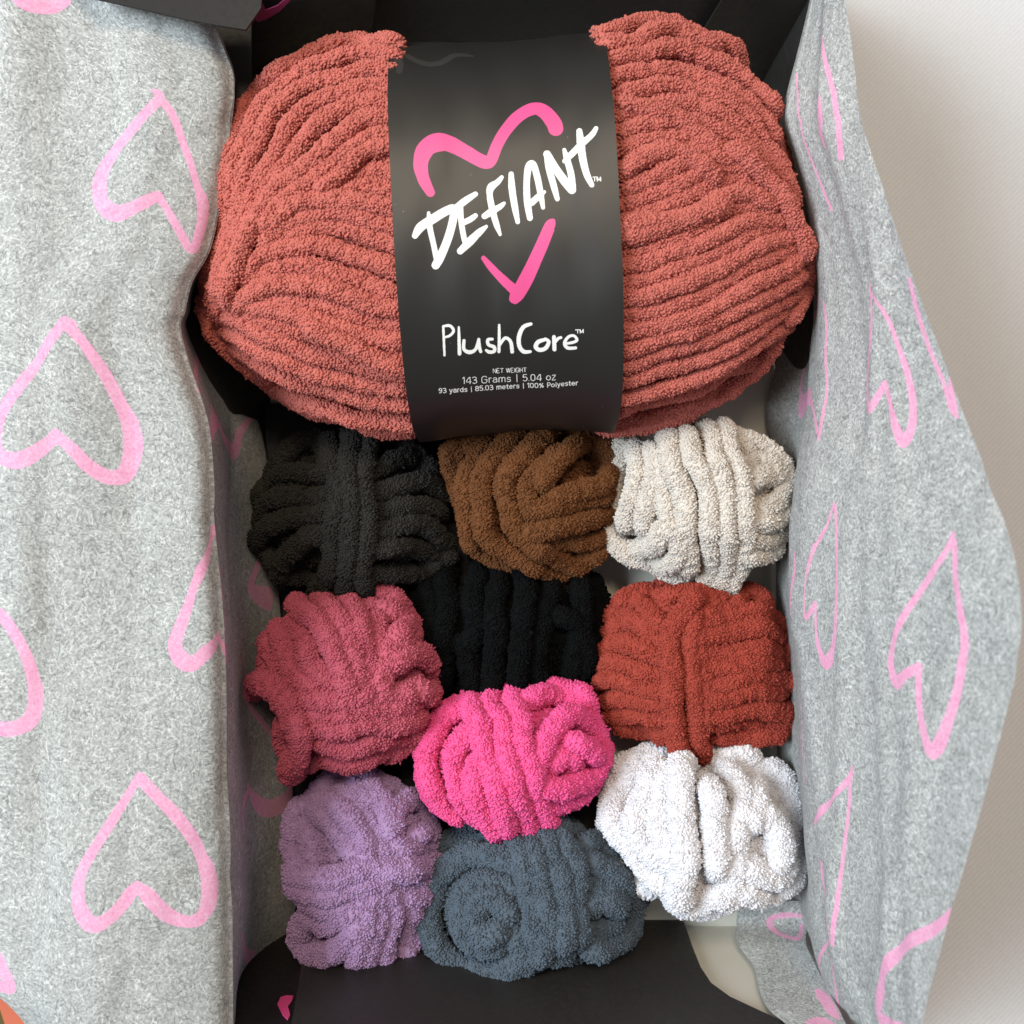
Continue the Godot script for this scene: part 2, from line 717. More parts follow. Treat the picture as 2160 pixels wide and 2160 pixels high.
func build_box() -> void:
	var grain := FastNoiseLite.new()
	grain.seed = 5
	grain.frequency = 0.06
	grain.fractal_octaves = 5
	grain.fractal_gain = 0.7
	var flecks := grain.get_seamless_image(256, 256)
	flecks.convert(Image.FORMAT_RGB8)
	flecks.adjust_bcs(1.25, 0.3, 1.0)
	var fleck := ImageTexture.create_from_image(flecks)
	var b := thing("gift_box", "open black cardboard box with cream inner floor holding all the yarn", "box")
	var black := matte(Color(0.030, 0.027, 0.025), 0.5, 0.45)
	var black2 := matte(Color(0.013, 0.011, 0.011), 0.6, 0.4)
	var cream := matte(Color(0.78, 0.75, 0.66), 0.85, 0.3)
	for m in [black, black2, cream]:
		m.roughness_texture = fleck
		m.roughness = 0.95
		m.uv1_triplanar = true
		m.uv1_world_triplanar = true
		m.uv1_scale = Vector3(14, 14, 14)
	var fx := 0.119
	part("floor", slab(PackedVector3Array([Vector3(-fx, 0, -0.245), Vector3(0.1215, 0, -0.245), Vector3(0.1445, 0, 0.170), Vector3(-fx, 0, 0.170)]), Vector3(0, -0.003, 0)), cream, b)
	part("back_wall", slab(PackedVector3Array([Vector3(-fx - 0.001, 0, -0.2455), Vector3(fx + 0.001, 0, -0.2455), Vector3(0.132, 0.13, -0.262), Vector3(-0.146, 0.13, -0.262)]), Vector3(0, 0, -0.002)), black, b)
	part("side_wall", slab(PackedVector3Array([Vector3(-fx, 0, -0.245), Vector3(-fx, 0, 0.170), Vector3(-0.146, 0.098, 0.176), Vector3(-0.146, 0.098, -0.258)]), Vector3(-0.002, 0, 0)), black, b)
	part("side_wall", slab(PackedVector3Array([Vector3(0.122, 0, -0.245), Vector3(0.145, 0, 0.170), Vector3(0.150, 0.075, 0.176), Vector3(0.128, 0.075, -0.256)]), Vector3(0.002, 0, 0)), black, b)
	board([[540, 1935], [1640, 1935], [1800, 2240], [400, 2240]], 0.1655, 0.09, Vector3(0, 0, 0.002), "front_wall", cream, b)
	panel([[480, 850, 0.004], [1180, 850, 0.004], [1190, 1500, 0.004], [1270, 1700, 0.004], [1270, 1932, 0.004], [560, 1932, 0.004]], Vector3(0, -0.0008, 0), "floor_shade_sheet", black2, b)  # added black sheet over the cream floor, its colour standing for shade between skeins
	panel([[430, 20, 0.088], [530, 20, 0.088], [530, 300, 0.088], [470, 260, 0.088]], Vector3(0, -0.001, 0), "corner_flap", black, b)
	# black tuck flap with a rounded shoulder, leaning on the front wall
	board([[1439, 1936], [1450, 1965], [1460, 1995], [1478, 2040], [1500, 2073], [1540, 2102], [1600, 2130], [1665, 2160], [1730, 2200], [1745, 2240], [600, 2240], [632, 2060], [652, 1936]], 0.1625, 0.09, Vector3(0, 0, 0.0008), "tuck_flap", black, b)
	board([[665, 1930], [618, 2250], [420, 2250], [555, 1930]], 0.1640, 0.09, Vector3(0, 0, 0.001), "dust_flap", black2, b)
	board([[504, -60], [800, -60], [770, 200], [497, 200]], -0.2425, -0.10, Vector3(0, 0, -0.0008), "dust_flap", black, b)
	board([[1560, -60], [1720, -60], [1640, 200], [1400, 200]], -0.2425, -0.10, Vector3(0, 0, -0.0008), "dust_flap", black, b)
	panel([[120, -70, 0.119], [190, -3, 0.119], [300, 22, 0.119], [405, 46, 0.119], [470, 58, 0.119], [520, 66, 0.119], [552, 20, 0.119], [560, -70, 0.119]], Vector3(0, 0.0012, 0), "lid_flap", black2, b)
	# printed heart strokes on the black board
	var pink := matte(Color(0.70, 0.07, 0.24), 0.55, 0.4)
	board([[531, -30], [546, -30], [553, 5], [560, 22], [585, 12], [604, -4], [612, 2], [590, 24], [560, 42], [543, 46], [538, 38], [545, 26]], -0.2405, -0.10, Vector3(0, 0, -0.0003), "printed_heart", pink, b)
	board([[585, 2118], [592, 2103], [604, 2099], [619, 2100], [615, 2112], [607, 2122], [612, 2140], [607, 2151], [596, 2140]], 0.1634, 0.09, Vector3(0, 0, 0.0003), "printed_heart", pink, b)

func tissue_material(tex: Texture2D) -> StandardMaterial3D:
	var m := StandardMaterial3D.new()
	m.albedo_texture = tex
	m.roughness = 0.85
	m.metallic_specular = 0.35
	m.texture_repeat = true
	m.backlight_enabled = true
	m.backlight = Color(0.6, 0.6, 0.6)
	m.cull_mode = BaseMaterial3D.CULL_DISABLED
	return m

func build_tissue() -> void:
	var size := 0.56
	# left sheet: inner wall, fold over the rim, flap lying outwards
	var L := []
	var lf := [[-60, 430], [40, 455], [100, 478], [170, 500], [300, 493], [420, 474], [530, 450], [600, 412], [660, 397], [690, 388], [760, 405], [850, 435], [920, 450], [1044, 457], [1100, 456], [1317, 475], [1566, 482], [1870, 491], [2010, 493], [2090, 494], [2230, 496]]
	for e in lf:
		var y: float = e[0]
		var x: float = e[1]
		var inner := clampf((y - 560.0) / 400.0, 0.0, 1.0)
		var deep: float = lerpf(x + 6.0, remap(y, 1100, 1900, 582, 640), inner)
		if y > 1930.0:
			deep = lerpf(deep, x + 4.0, clampf((y - 1930.0) / 230.0, 0.0, 1.0))
		var rim := 0.102
		L.append([y, [deep, 0.012], [lerpf(x, deep, 0.42), 0.045], [lerpf(x, deep, 0.16), 0.085], [lerpf(x, deep, 0.02), rim - 0.003], [x, rim], [x - 9, rim + 0.0015], [x - 52, rim + 0.007], [x * 0.62, rim + 0.009 + 0.004 * sin(y * 0.004)], [x * 0.3, rim + 0.011 - 0.004 * sin(y * 0.005 + 1.0)], [maxf(-10.0, (y - 2080.0) * 0.88), rim + 0.012 - clampf((y - 1500.0) / 700.0, 0.0, 1.0) * 0.012], [maxf(-160 - 0.1 * y, (y - 2090.0) * 0.88 - 30.0) if y > 2050.0 else -160 - 0.1 * y, rim - 0.005]])
	var left := sheet(L, 4)
	var origin := Vector2(-0.16, -0.29)
	var mask := Image.create(2048, 2048, false, Image.FORMAT_RGBA8)
	var H1 := [0.0, 0.0, 3.22]
	var H2 := [0.0, 600.0, 3.22]
	var H3 := [0.0, 1100.0, 3.22]
	var H4 := [0.0, 1560.0, 3.22]
	print_hearts(mask, left, 4, size, origin, [
		[H1, 1035, 605, 36, 1060, 660, 62, 930, 800, 72, 790, 960, 76, 680, 1110, 90, 645, 1240, 100, 680, 1370, 98, 780, 1430, 110, 920, 1380, 92, 1050, 1310, 72],
		[H1, 1060, 660, 62, 1140, 760, 52, 1220, 950, 48, 1300, 1170, 55, 1370, 1350, 72, 1375, 1480, 76, 1320, 1690, 62],
		[H1, 1050, 1310, 72, 1100, 1380, 46, 1180, 1520, 56, 1260, 1640, 72, 1318, 1690, 62],
		[H2, 430, 230, 60, 360, 350, 70, 230, 520, 66, 100, 700, 66, 20, 850, 62, -20, 1000, 70, -10, 1150, 85, 100, 1195, 105, 230, 1140, 100, 380, 1030, 92],
		[H2, 450, 270, 100, 560, 400, 75, 690, 580, 95, 800, 780, 100, 880, 960, 120, 900, 1120, 130, 850, 1270, 120, 740, 1300, 95, 600, 1230, 90, 500, 1130, 85, 390, 1035, 85],
		[H3, 1450, 40, 26, 1440, 130, 40, 1370, 330, 56, 1280, 540, 70, 1200, 740, 88, 1175, 860, 92, 1230, 960, 120, 1310, 970, 110, 1400, 880, 84, 1475, 760, 40],
		[H3, 1455, 60, 34, 1500, 200, 28, 1550, 430, 26, 1580, 640, 26, 1590, 800, 28, 1585, 930, 34, 1560, 970, 46, 1520, 880, 30, 1475, 760, 30],
		[H3, -60, 590, 60, 20, 660, 70, 120, 850, 75, 180, 1020, 90, 215, 1180, 115, 190, 1330, 118, 100, 1400, 100, 0, 1410, 95, -80, 1380, 80],
		[H4, 950, 250, 60, 870, 370, 60, 760, 530, 70, 650, 700, 72, 560, 880, 78, 535, 1040, 88, 570, 1150, 110, 640, 1210, 120, 740, 1160, 88, 850, 1060, 82, 935, 980, 70],
		[H4, 960, 260, 76, 1080, 390, 74, 1200, 520, 82, 1320, 690, 94, 1395, 870, 112, 1410, 1030, 115, 1360, 1150, 105, 1250, 1190, 84, 1130, 1150, 92, 1030, 1060, 86, 935, 980, 66],
		[H4, -60, 1400, 50, 20, 1530, 70, 90, 1660, 90, 60, 1690, 80, -40, 1660, 60],
		[H1, 60, -60, 60, 130, 0, 90, 220, 25, 95, 330, 25, 95, 430, -20, 80],
	])
	print_hearts(mask, left, 1, size, origin, [
		[H2, 1400, 340, 14, 1375, 480, 20, 1365, 620, 24, 1370, 720, 20],
		[H2, 1480, 860, 40, 1470, 960, 50, 1460, 1030, 44, 1500, 920, 40, 1560, 1040, 30, 1610, 1130, 44, 1610, 950, 22, 1600, 700, 16],
		[H3, 1715, 200, 16, 1705, 360, 26, 1700, 480, 34, 1740, 550, 60],
		[H3, 1700, 1180, 14, 1760, 1380, 18, 1810, 1560, 24, 1840, 1750, 34, 1830, 1880, 50, 1780, 1930, 44, 1725, 1790, 18],
		[H4, 1730, 330, 16, 1690, 450, 22, 1690, 560, 26],
		[H4, 1670, 1270, 12, 1690, 1380, 26, 1740, 1540, 30],
	])
	var t := thing("tissue_paper", "grey tissue sheet with big pink hearts folded over the left box edge", "tissue paper", "heart printed tissue sheets")
	part("sheet", sheet_mesh(left, 10, 0.0026, 4.0, size, origin, [[0.045, -0.2, 0.08, 1, 0.0016, 0.010], [0.105, -0.18, 0.3, 1, 0.0075, 0.035], [0.03, 0.0, 0.05, 1, 0.0009, 0.007], [0.08, 0.16, 1, -0.5, 0.0010, 0.009], [0.05, -0.07, 1, 0.6, 0.0009, 0.008], [0.10, 0.03, -0.2, 1, 0.0016, 0.014], [0.02, 0.20, 0.5, 1, 0.0009, 0.008]]), tissue_material(tissue_picture(mask, 2048, 21)), t)

	# right sheet: inner wall, soft bulge, then standing up and flaring outwards
	var Rr := []
	# y, wall foot x, bulge x, top x, top height
	for e in [[-80, 1640, 1712, 1782, 0.125], [0, 1625, 1704, 1790, 0.127], [100, 1605, 1684, 1803, 0.131], [200, 1640, 1662, 1815, 0.136], [260, 1635, 1661, 1828, 0.139], [330, 1640, 1686, 1848, 0.143], [420, 1640, 1710, 1875, 0.148], [520, 1640, 1728, 1908, 0.153], [620, 1640, 1738, 1945, 0.160], [740, 1640, 1732, 1990, 0.168], [860, 1620, 1722, 2034, 0.178], [980, 1640, 1700, 2080, 0.190], [1100, 1645, 1684, 2122, 0.203], [1200, 1645, 1680, 2147, 0.210], [1300, 1645, 1680, 2156, 0.213], [1400, 1640, 1694, 2148, 0.212], [1540, 1645, 1700, 2112, 0.208], [1700, 1650, 1708, 2069, 0.202], [1780, 1655, 1711, 2045, 0.198], [1855, 1670, 1718, 2023, 0.194], [1911, 1665, 1716, 2004, 0.191], [2000, 1680, 1726, 1980, 0.187], [2080, 1725, 1752, 1958, 0.184], [2160, 1770, 1790, 1939, 0.180], [2260, 1815, 1830, 1915, 0.176]]:
		var y: float = e[0]
		var h: float = e[4]
		var x0: float = e[1]
		var xb: float = e[2]
		var xt: float = e[3]
		Rr.append([y, [x0, 0.008], [lerpf(x0, xb, 0.8), 0.045], [xb, 0.092], [lerpf(xb, xt, 0.14), lerpf(0.092, h, 0.22)], [lerpf(xb, xt, 0.36), lerpf(0.092, h, 0.44)], [lerpf(xb, xt, 0.66), lerpf(0.092, h, 0.72)], [xt, h]])
	var right := sheet(Rr, 2)
	var origin2 := Vector2(-0.16, -0.28)
	var mask2 := Image.create(2048, 2048, false, Image.FORMAT_RGBA8)
	var K1 := [1560.0, 0.0, 3.22]
	var K2 := [1560.0, 600.0, 3.22]
	var K3 := [1560.0, 1100.0, 3.22]
	var K4 := [1560.0, 1560.0, 3.22]
	print_hearts(mask2, right, 2, size, origin2, [
		[K1, 605, 260, 12, 620, 380, 26, 660, 560, 34, 700, 780, 38, 735, 1060, 50],
		[K1, 595, 660, 14, 600, 780, 46, 600, 900, 50, 620, 990, 24],
		[K1, 400, 500, 16, 420, 700, 16, 470, 950, 16, 560, 1200, 20, 650, 1420, 24],
		[K2, 935, 0, 16, 950, 200, 20, 935, 430, 28, 900, 600, 36, 895, 760, 46, 930, 850, 60, 980, 780, 50, 1025, 670, 34],
		[K2, 950, 60, 18, 1030, 200, 24, 1100, 400, 32, 1160, 600, 44, 1195, 800, 54, 1190, 960, 62, 1145, 1070, 72, 1095, 960, 52, 1060, 800, 36, 1025, 670, 32],
		[K2, 1165, -20, 40, 1210, 180, 40, 1290, 430, 34, 1380, 650, 34, 1440, 820, 60, 1480, 900, 30],
		[K2, 1440, 640, 20, 1450, 740, 60, 1470, 850, 50],
		[K2, 590, 120, 16, 610, 300, 26, 605, 500, 26, 610, 700, 26, 590, 900, 30, 560, 1040, 34],
		[K2, 660, 1480, 16, 600, 1640, 24, 530, 1800, 24, 490, 1950, 22],
		[K2, 665, 1500, 24, 680, 1700, 24, 685, 1932, 26, 690, 2050, 30],
		[K3, 530, 150, 16, 490, 320, 16, 478, 500, 14, 480, 650, 24, 540, 560, 34],
		[K3, 690, 450, 34, 685, 650, 34, 660, 820, 40, 610, 960, 60, 565, 870, 40, 545, 720, 20, 540, 560, 20],
		[K3, 395, 200, 12, 400, 330, 24, 385, 480, 24, 375, 630, 34],
		[K3, 1455, 80, 30, 1400, 230, 50, 1270, 430, 46, 1150, 640, 46, 1070, 850, 44, 1060, 1000, 60, 1100, 1100, 80, 1170, 1040, 60, 1240, 990, 56],
		[K3, 1460, 130, 46, 1490, 350, 42, 1520, 600, 48, 1530, 850, 56, 1490, 1100, 62, 1440, 1300, 68, 1370, 1500, 88, 1320, 1560, 70, 1280, 1450, 60, 1240, 1250, 50, 1235, 1080, 46, 1240, 990, 40],
		[K3, 450, 1200, 10, 445, 1500, 16, 460, 1740, 22],
		[K4, 785, 170, 14, 770, 240, 34, 660, 390, 30, 550, 540, 26],
		[K4, 775, 240, 26, 765, 450, 26, 740, 700, 28, 715, 950, 30, 695, 1200, 30, 690, 1380, 26],
		[K4, 590, 830, 30, 595, 900, 40, 610, 1000, 20, 650, 1200, 14, 680, 1380, 14],
		[K4, 650, 1350, 14, 590, 1440, 16, 565, 1580, 16, 600, 1760, 14],
		[K4, 660, 1450, 10, 670, 1600, 14, 700, 1800, 16, 725, 1932, 16],
		[K4, 1420, 1180, 60, 1300, 1280, 60, 1130, 1400, 62, 1020, 1540, 56, 980, 1700, 52, 965, 1850, 52, 1010, 1932, 60, 1100, 1990, 70],
	])
	print_hearts(mask2, right, 0, size, origin2, [
		[K2, 560, 80, 12, 520, 260, 14, 460, 500, 20, 430, 700, 26, 440, 850, 60, 490, 760, 40, 520, 820, 20, 550, 1000, 26],
	])
	var t2 := thing("tissue_paper", "pale grey tissue sheet with pink hearts standing up along the right box edge", "tissue paper", "heart printed tissue sheets")
	var tm := tissue_material(tissue_picture(mask2, 2048, 57))
	part("sheet", sheet_mesh(right, 10, 0.0017, 40.0, size, origin2, [[0.03, -0.17, 0.12, 1, 0.0016, 0.007], [0.05, -0.1, -0.1, 1, 0.0012, 0.007], [0.07, 0.05, 0.15, 1, 0.0015, 0.010], [0.02, 0.12, 0.25, 1, 0.0014, 0.008], [0.06, 0.15, -0.3, 1, 0.0012, 0.009], [0.04, -0.02, 1, 0.7, 0.0007, 0.007]]), tm, t2)
	# corner of the same paper folded towards the front of the box
	var F := []
	for e in [[1900, 1558, 1700], [1950, 1553, 1702], [1990, 1556, 1700], [2040, 1590, 1722], [2090, 1602, 1748], [2130, 1622, 1770], [2160, 1658, 1784], [2240, 1740, 1830]]:
		var y: float = e[0]
		var h: float = 0.006 + maxf(0.0, (y - 1940.0) / 294.0 * 0.116)
		F.append([y, [e[1], h + 0.004], [lerpf(e[1], e[2], 0.33), h + 0.010], [lerpf(e[1], e[2], 0.66), h + 0.016], [e[2], h + 0.026]])
	var fold := sheet(F, 0)
	var mask3 := Image.create(1024, 1024, false, Image.FORMAT_RGBA8)
	print_hearts(mask3, fold, 0, size / 2.0, Vector2(-0.06, -0.12), [
		[K4, 400, 1200, 20, 300, 1195, 30, 210, 1215, 34, 200, 1250, 34, 260, 1310, 30, 390, 1350, 30, 405, 1250, 18],
		[K4, 520, 1700, 30, 570, 1760, 70, 620, 1850, 60, 660, 1900, 30],
		[K4, 480, 1932, 40, 580, 1925, 80, 650, 1990, 60],
	])
	part("folded_corner", sheet_mesh(fold, 6, 0.0008, 90.0, size / 2.0, Vector2(-0.06, -0.12)), tissue_material(tissue_picture(mask3, 1024, 77)), t2)

# ------------------------------------------------------------------ the large skein
var big: Body

func build_big_skein() -> void:
	var o := thing("yarn_skein", "large terracotta chenille yarn skein with a black paper label at the top", "yarn")
	var tone := yarn_tone(Color(0.60, 0.175, 0.14))
	big = body(1066, 489, 626, 414, -3.0, 0.006, 0.121, 2.5)
	skein(o, big, tone, 0.0039, [
		[Z1, 0.2, 1250, 262, 1190, 265, 980, 230, 760, 280, 540, 400, 380, 540, 290, 680, 240, 900, 210, 1150, 150, 1400, 100, 1620],
		[Z1, 0.2, 1250, 355, 1190, 360, 980, 330, 760, 400, 560, 520, 410, 660, 330, 850, 280, 1050, 240, 1280, 170, 1520, 120, 1740],
		[Z1, 0.3, 1250, 445, 1190, 450, 1000, 430, 800, 500, 620, 600, 470, 760, 380, 950, 320, 1180, 250, 1400, 190, 1640, 150, 1800],
		[Z1, 0.3, 1250, 555, 1190, 550, 1020, 545, 840, 605, 660, 710, 540, 850, 440, 1030, 370, 1230, 300, 1420, 220, 1620, 180, 1800],
		[Z1, 0.5, 1250, 640, 1200, 640, 1030, 640, 880, 690, 740, 790, 620, 910, 510, 1060, 430, 1210, 350, 1400, 290, 1560, 230, 1750],
		[Z1, 1.1, 1260, 735, 1200, 735, 1060, 740, 940, 810, 820, 910, 680, 1040, 570, 1130, 470, 1250, 390, 1420, 320, 1580, 270, 1720],
		[Z1, 0.7, 1260, 825, 1200, 820, 1090, 830, 990, 880, 880, 960, 790, 1030, 680, 1120, 560, 1220, 480, 1320],
		[Z1, 0.0, 1270, 965, 1210, 950, 1080, 930, 980, 940, 900, 1000, 820, 1060],
		[Z1, 0.0, 1270, 1065, 1220, 1050, 1080, 1010, 960, 1030, 850, 1060, 740, 1140],
		[Z1, 0.0, 1270, 1165, 1220, 1150, 1100, 1105, 980, 1110, 860, 1140, 760, 1180],
		[Z1, 0.7, 1280, 1275, 1230, 1260, 1100, 1215, 960, 1190, 820, 1175, 700, 1190, 600, 1230, 530, 1310],
		[Z1, 0.1, 1290, 1395, 1240, 1370, 1130, 1325, 1000, 1280, 860, 1260, 740, 1270, 620, 1290, 520, 1370, 460, 1440],
		[Z1, 0.0, 1290, 1490, 1240, 1470, 1120, 1415, 980, 1360, 820, 1345, 680, 1360, 560, 1400, 440, 1480, 400, 1530],
		[Z1, 0.2, 1290, 1590, 1240, 1575, 1100, 1525, 950, 1470, 780, 1440, 620, 1455, 500, 1490, 410, 1530, 340, 1620],
		[Z1, 0.0, 1290, 1700, 1240, 1690, 1080, 1650, 900, 1590, 720, 1550, 560, 1560, 420, 1620, 340, 1680, 280, 1760],
		[Z1, 0.1, 1300, 1795, 1250, 1790, 1080, 1760, 880, 1700, 680, 1660, 500, 1670, 360, 1720, 290, 1790],
		[Z1, 0.0, 1310, 1895, 1260, 1890, 1060, 1870, 860, 1810, 660, 1770, 480, 1770, 320, 1810],
		[Z3, 0.1, 1320, 335, 1270, 330, 1080, 310, 880, 250, 680, 200, 480, 150, 300, 130],
		[Z3, 0.0, 1330, 430, 1280, 430, 1100, 405, 900, 350, 700, 295, 480, 230, 300, 170, 200, 120],
		[Z3, 0.15, 1340, 520, 1290, 520, 1100, 495, 900, 445, 700, 395, 500, 320, 340, 250, 200, 180],
		[Z3, 0.0, 1340, 610, 1290, 610, 1100, 590, 900, 550, 700, 490, 500, 410, 330, 330, 180, 230],
		[Z3, 0.2, 1350, 695, 1300, 695, 1100, 680, 900, 640, 700, 590, 500, 510, 340, 420, 180, 310, 110, 220],
		[Z3, 0.2, 1360, 780, 1310, 780, 1120, 770, 920, 735, 720, 685, 540, 610, 400, 520, 260, 400, 130, 250, 90, 100],
		[Z3, 0.1, 1360, 850, 1310, 850, 1100, 850, 900, 815, 720, 760, 560, 680, 420, 590, 300, 470],
		[Z1, 0.0, 130, 1350, 90, 1500, 70, 1650, 80, 1800, 110, 1900],
		[Z2, 0.4, 520, 225, 580, 215, 700, 185, 850, 170, 950, 160, 1100, 195, 1250, 245, 1380, 330],
		[Z2, 0.7, 540, 310, 600, 300, 720, 285, 850, 245, 960, 230, 1090, 262, 1200, 300],
		[Z2, 0.1, 580, 400, 640, 390, 800, 330, 950, 300, 1120, 335, 1300, 405, 1450, 510, 1560, 630],
		[Z2, 0.0, 590, 490, 650, 480, 820, 425, 980, 400, 1150, 430, 1330, 520, 1480, 640, 1590, 780],
		[Z2, 0.15, 600, 590, 660, 580, 840, 530, 1000, 505, 1180, 540, 1360, 635, 1500, 770, 1620, 950],
		[Z2, 0.0, 600, 690, 660, 680, 840, 630, 1010, 610, 1190, 650, 1370, 750, 1520, 890, 1650, 1080],
		[Z2, 0.1, 610, 790, 670, 780, 850, 730, 1020, 715, 1200, 750, 1380, 850, 1540, 990, 1680, 1180],
		[Z2, 0.3, 630, 890, 690, 880, 850, 835, 1000, 810, 1160, 830, 1330, 910, 1500, 1040, 1640, 1200, 1720, 1350],
		[Z2, 1.0, 1150, 880, 1300, 940, 1450, 1050, 1580, 1180, 1660, 1330, 1710, 1470],
		[Z2, 0.1, 640, 1010, 700, 995, 850, 945, 1000, 905, 1100, 880, 1220, 905],
		[Z2, 0.35, 640, 1115, 700, 1100, 820, 1055, 930, 1000, 1060, 955, 1180, 935, 1300, 965],
		[Z2, 0.0, 640, 1205, 700, 1195, 850, 1140, 1000, 1080, 1140, 1020, 1280, 1000, 1400, 1050],
		[Z2, 0.1, 640, 1300, 700, 1290, 850, 1240, 1020, 1170, 1180, 1105, 1330, 1075, 1460, 1125],
		[Z2, 0.4, 640, 1390, 700, 1375, 880, 1330, 1060, 1270, 1220, 1185, 1380, 1150, 1510, 1180],
		[Z2, 0.0, 640, 1480, 700, 1465, 880, 1420, 1080, 1350, 1260, 1265, 1420, 1215, 1560, 1225],
		[Z2, 0.15, 630, 1570, 690, 1555, 880, 1505, 1080, 1440, 1280, 1355, 1440, 1290, 1600, 1270],
		[Z2, 0.0, 630, 1665, 690, 1650, 880, 1605, 1080, 1535, 1280, 1450, 1450, 1370, 1640, 1330],
		[Z2, 0.1, 630, 1755, 690, 1740, 880, 1700, 1080, 1635, 1300, 1535, 1480, 1450, 1670, 1390],
		[Z2, 0.0, 630, 1850, 690, 1840, 900, 1795, 1100, 1730, 1300, 1635, 1500, 1540, 1690, 1460],
		[Z4, 0.15, 630, 290, 690, 280, 900, 235, 1100, 175, 1300, 90, 1500, -20, 1700, -130],
		[Z4, 0.0, 610, 385, 670, 375, 880, 325, 1100, 265, 1320, 170, 1520, 60, 1720, -60],
		[Z4, 0.1, 600, 475, 660, 465, 880, 415, 1100, 355, 1320, 260, 1520, 150, 1720, 20],
		[Z4, 0.0, 580, 570, 640, 560, 860, 510, 1090, 445, 1320, 345, 1520, 235, 1690, 110],
		[Z4, 0.15, 560, 660, 620, 650, 850, 605, 1080, 535, 1310, 435, 1500, 325, 1650, 210],
		[Z4, 0.0, 530, 740, 590, 735, 820, 695, 1060, 625, 1290, 525, 1480, 415, 1620, 300],
		[Z4, 0.1, 510, 815, 570, 810, 800, 785, 1040, 715, 1260, 620, 1440, 510, 1590, 380],
		[Z4, 0.0, 560, 870, 640, 865, 820, 850, 1020, 795, 1220, 710, 1380, 600],
		[Z1, 0.9, 1240, 900, 1190, 895, 1060, 905, 950, 970, 870, 1060, 800, 1110],
		[Z2, 0.8, 650, 1020, 700, 1000, 850, 925, 980, 900, 1090, 950, 1180, 1040],
		[Z2, 0.7, 640, 1345, 690, 1335, 850, 1295, 1000, 1290, 1120, 1245, 1240, 1230],
		[Z2, 0.7, 620, 640, 680, 630, 820, 650, 960, 690, 1100, 780, 1220, 880],
		[Z3, 0.7, 1330, 480, 1270, 470, 1080, 400, 900, 300, 760, 230],
		[Z2, 0.5, 1700, 1380, 1700, 1380, 1750, 1520, 1740, 1660, 1690, 1760, 1640, 1840],
	], 1)
	build_label(o)

func label_spot(ang: float, x: float) -> Vector3:
	var n := 2.4
	var c := cos(ang)
	var s := sin(ang)
	var q := pow(pow(absf(c), n) + pow(absf(s), n), -1.0 / n)
	var waist := 1.0 + 0.035 * pow(x / 0.042, 2.0)
	return big.c + big.bx * Vector3(x, 0, 0) + big.bx * Vector3(0, c * q * (big.a.y + 0.0058) * waist, s * q * (big.a.z + (-0.011 if s < 0.0 else 0.0012)) * waist)

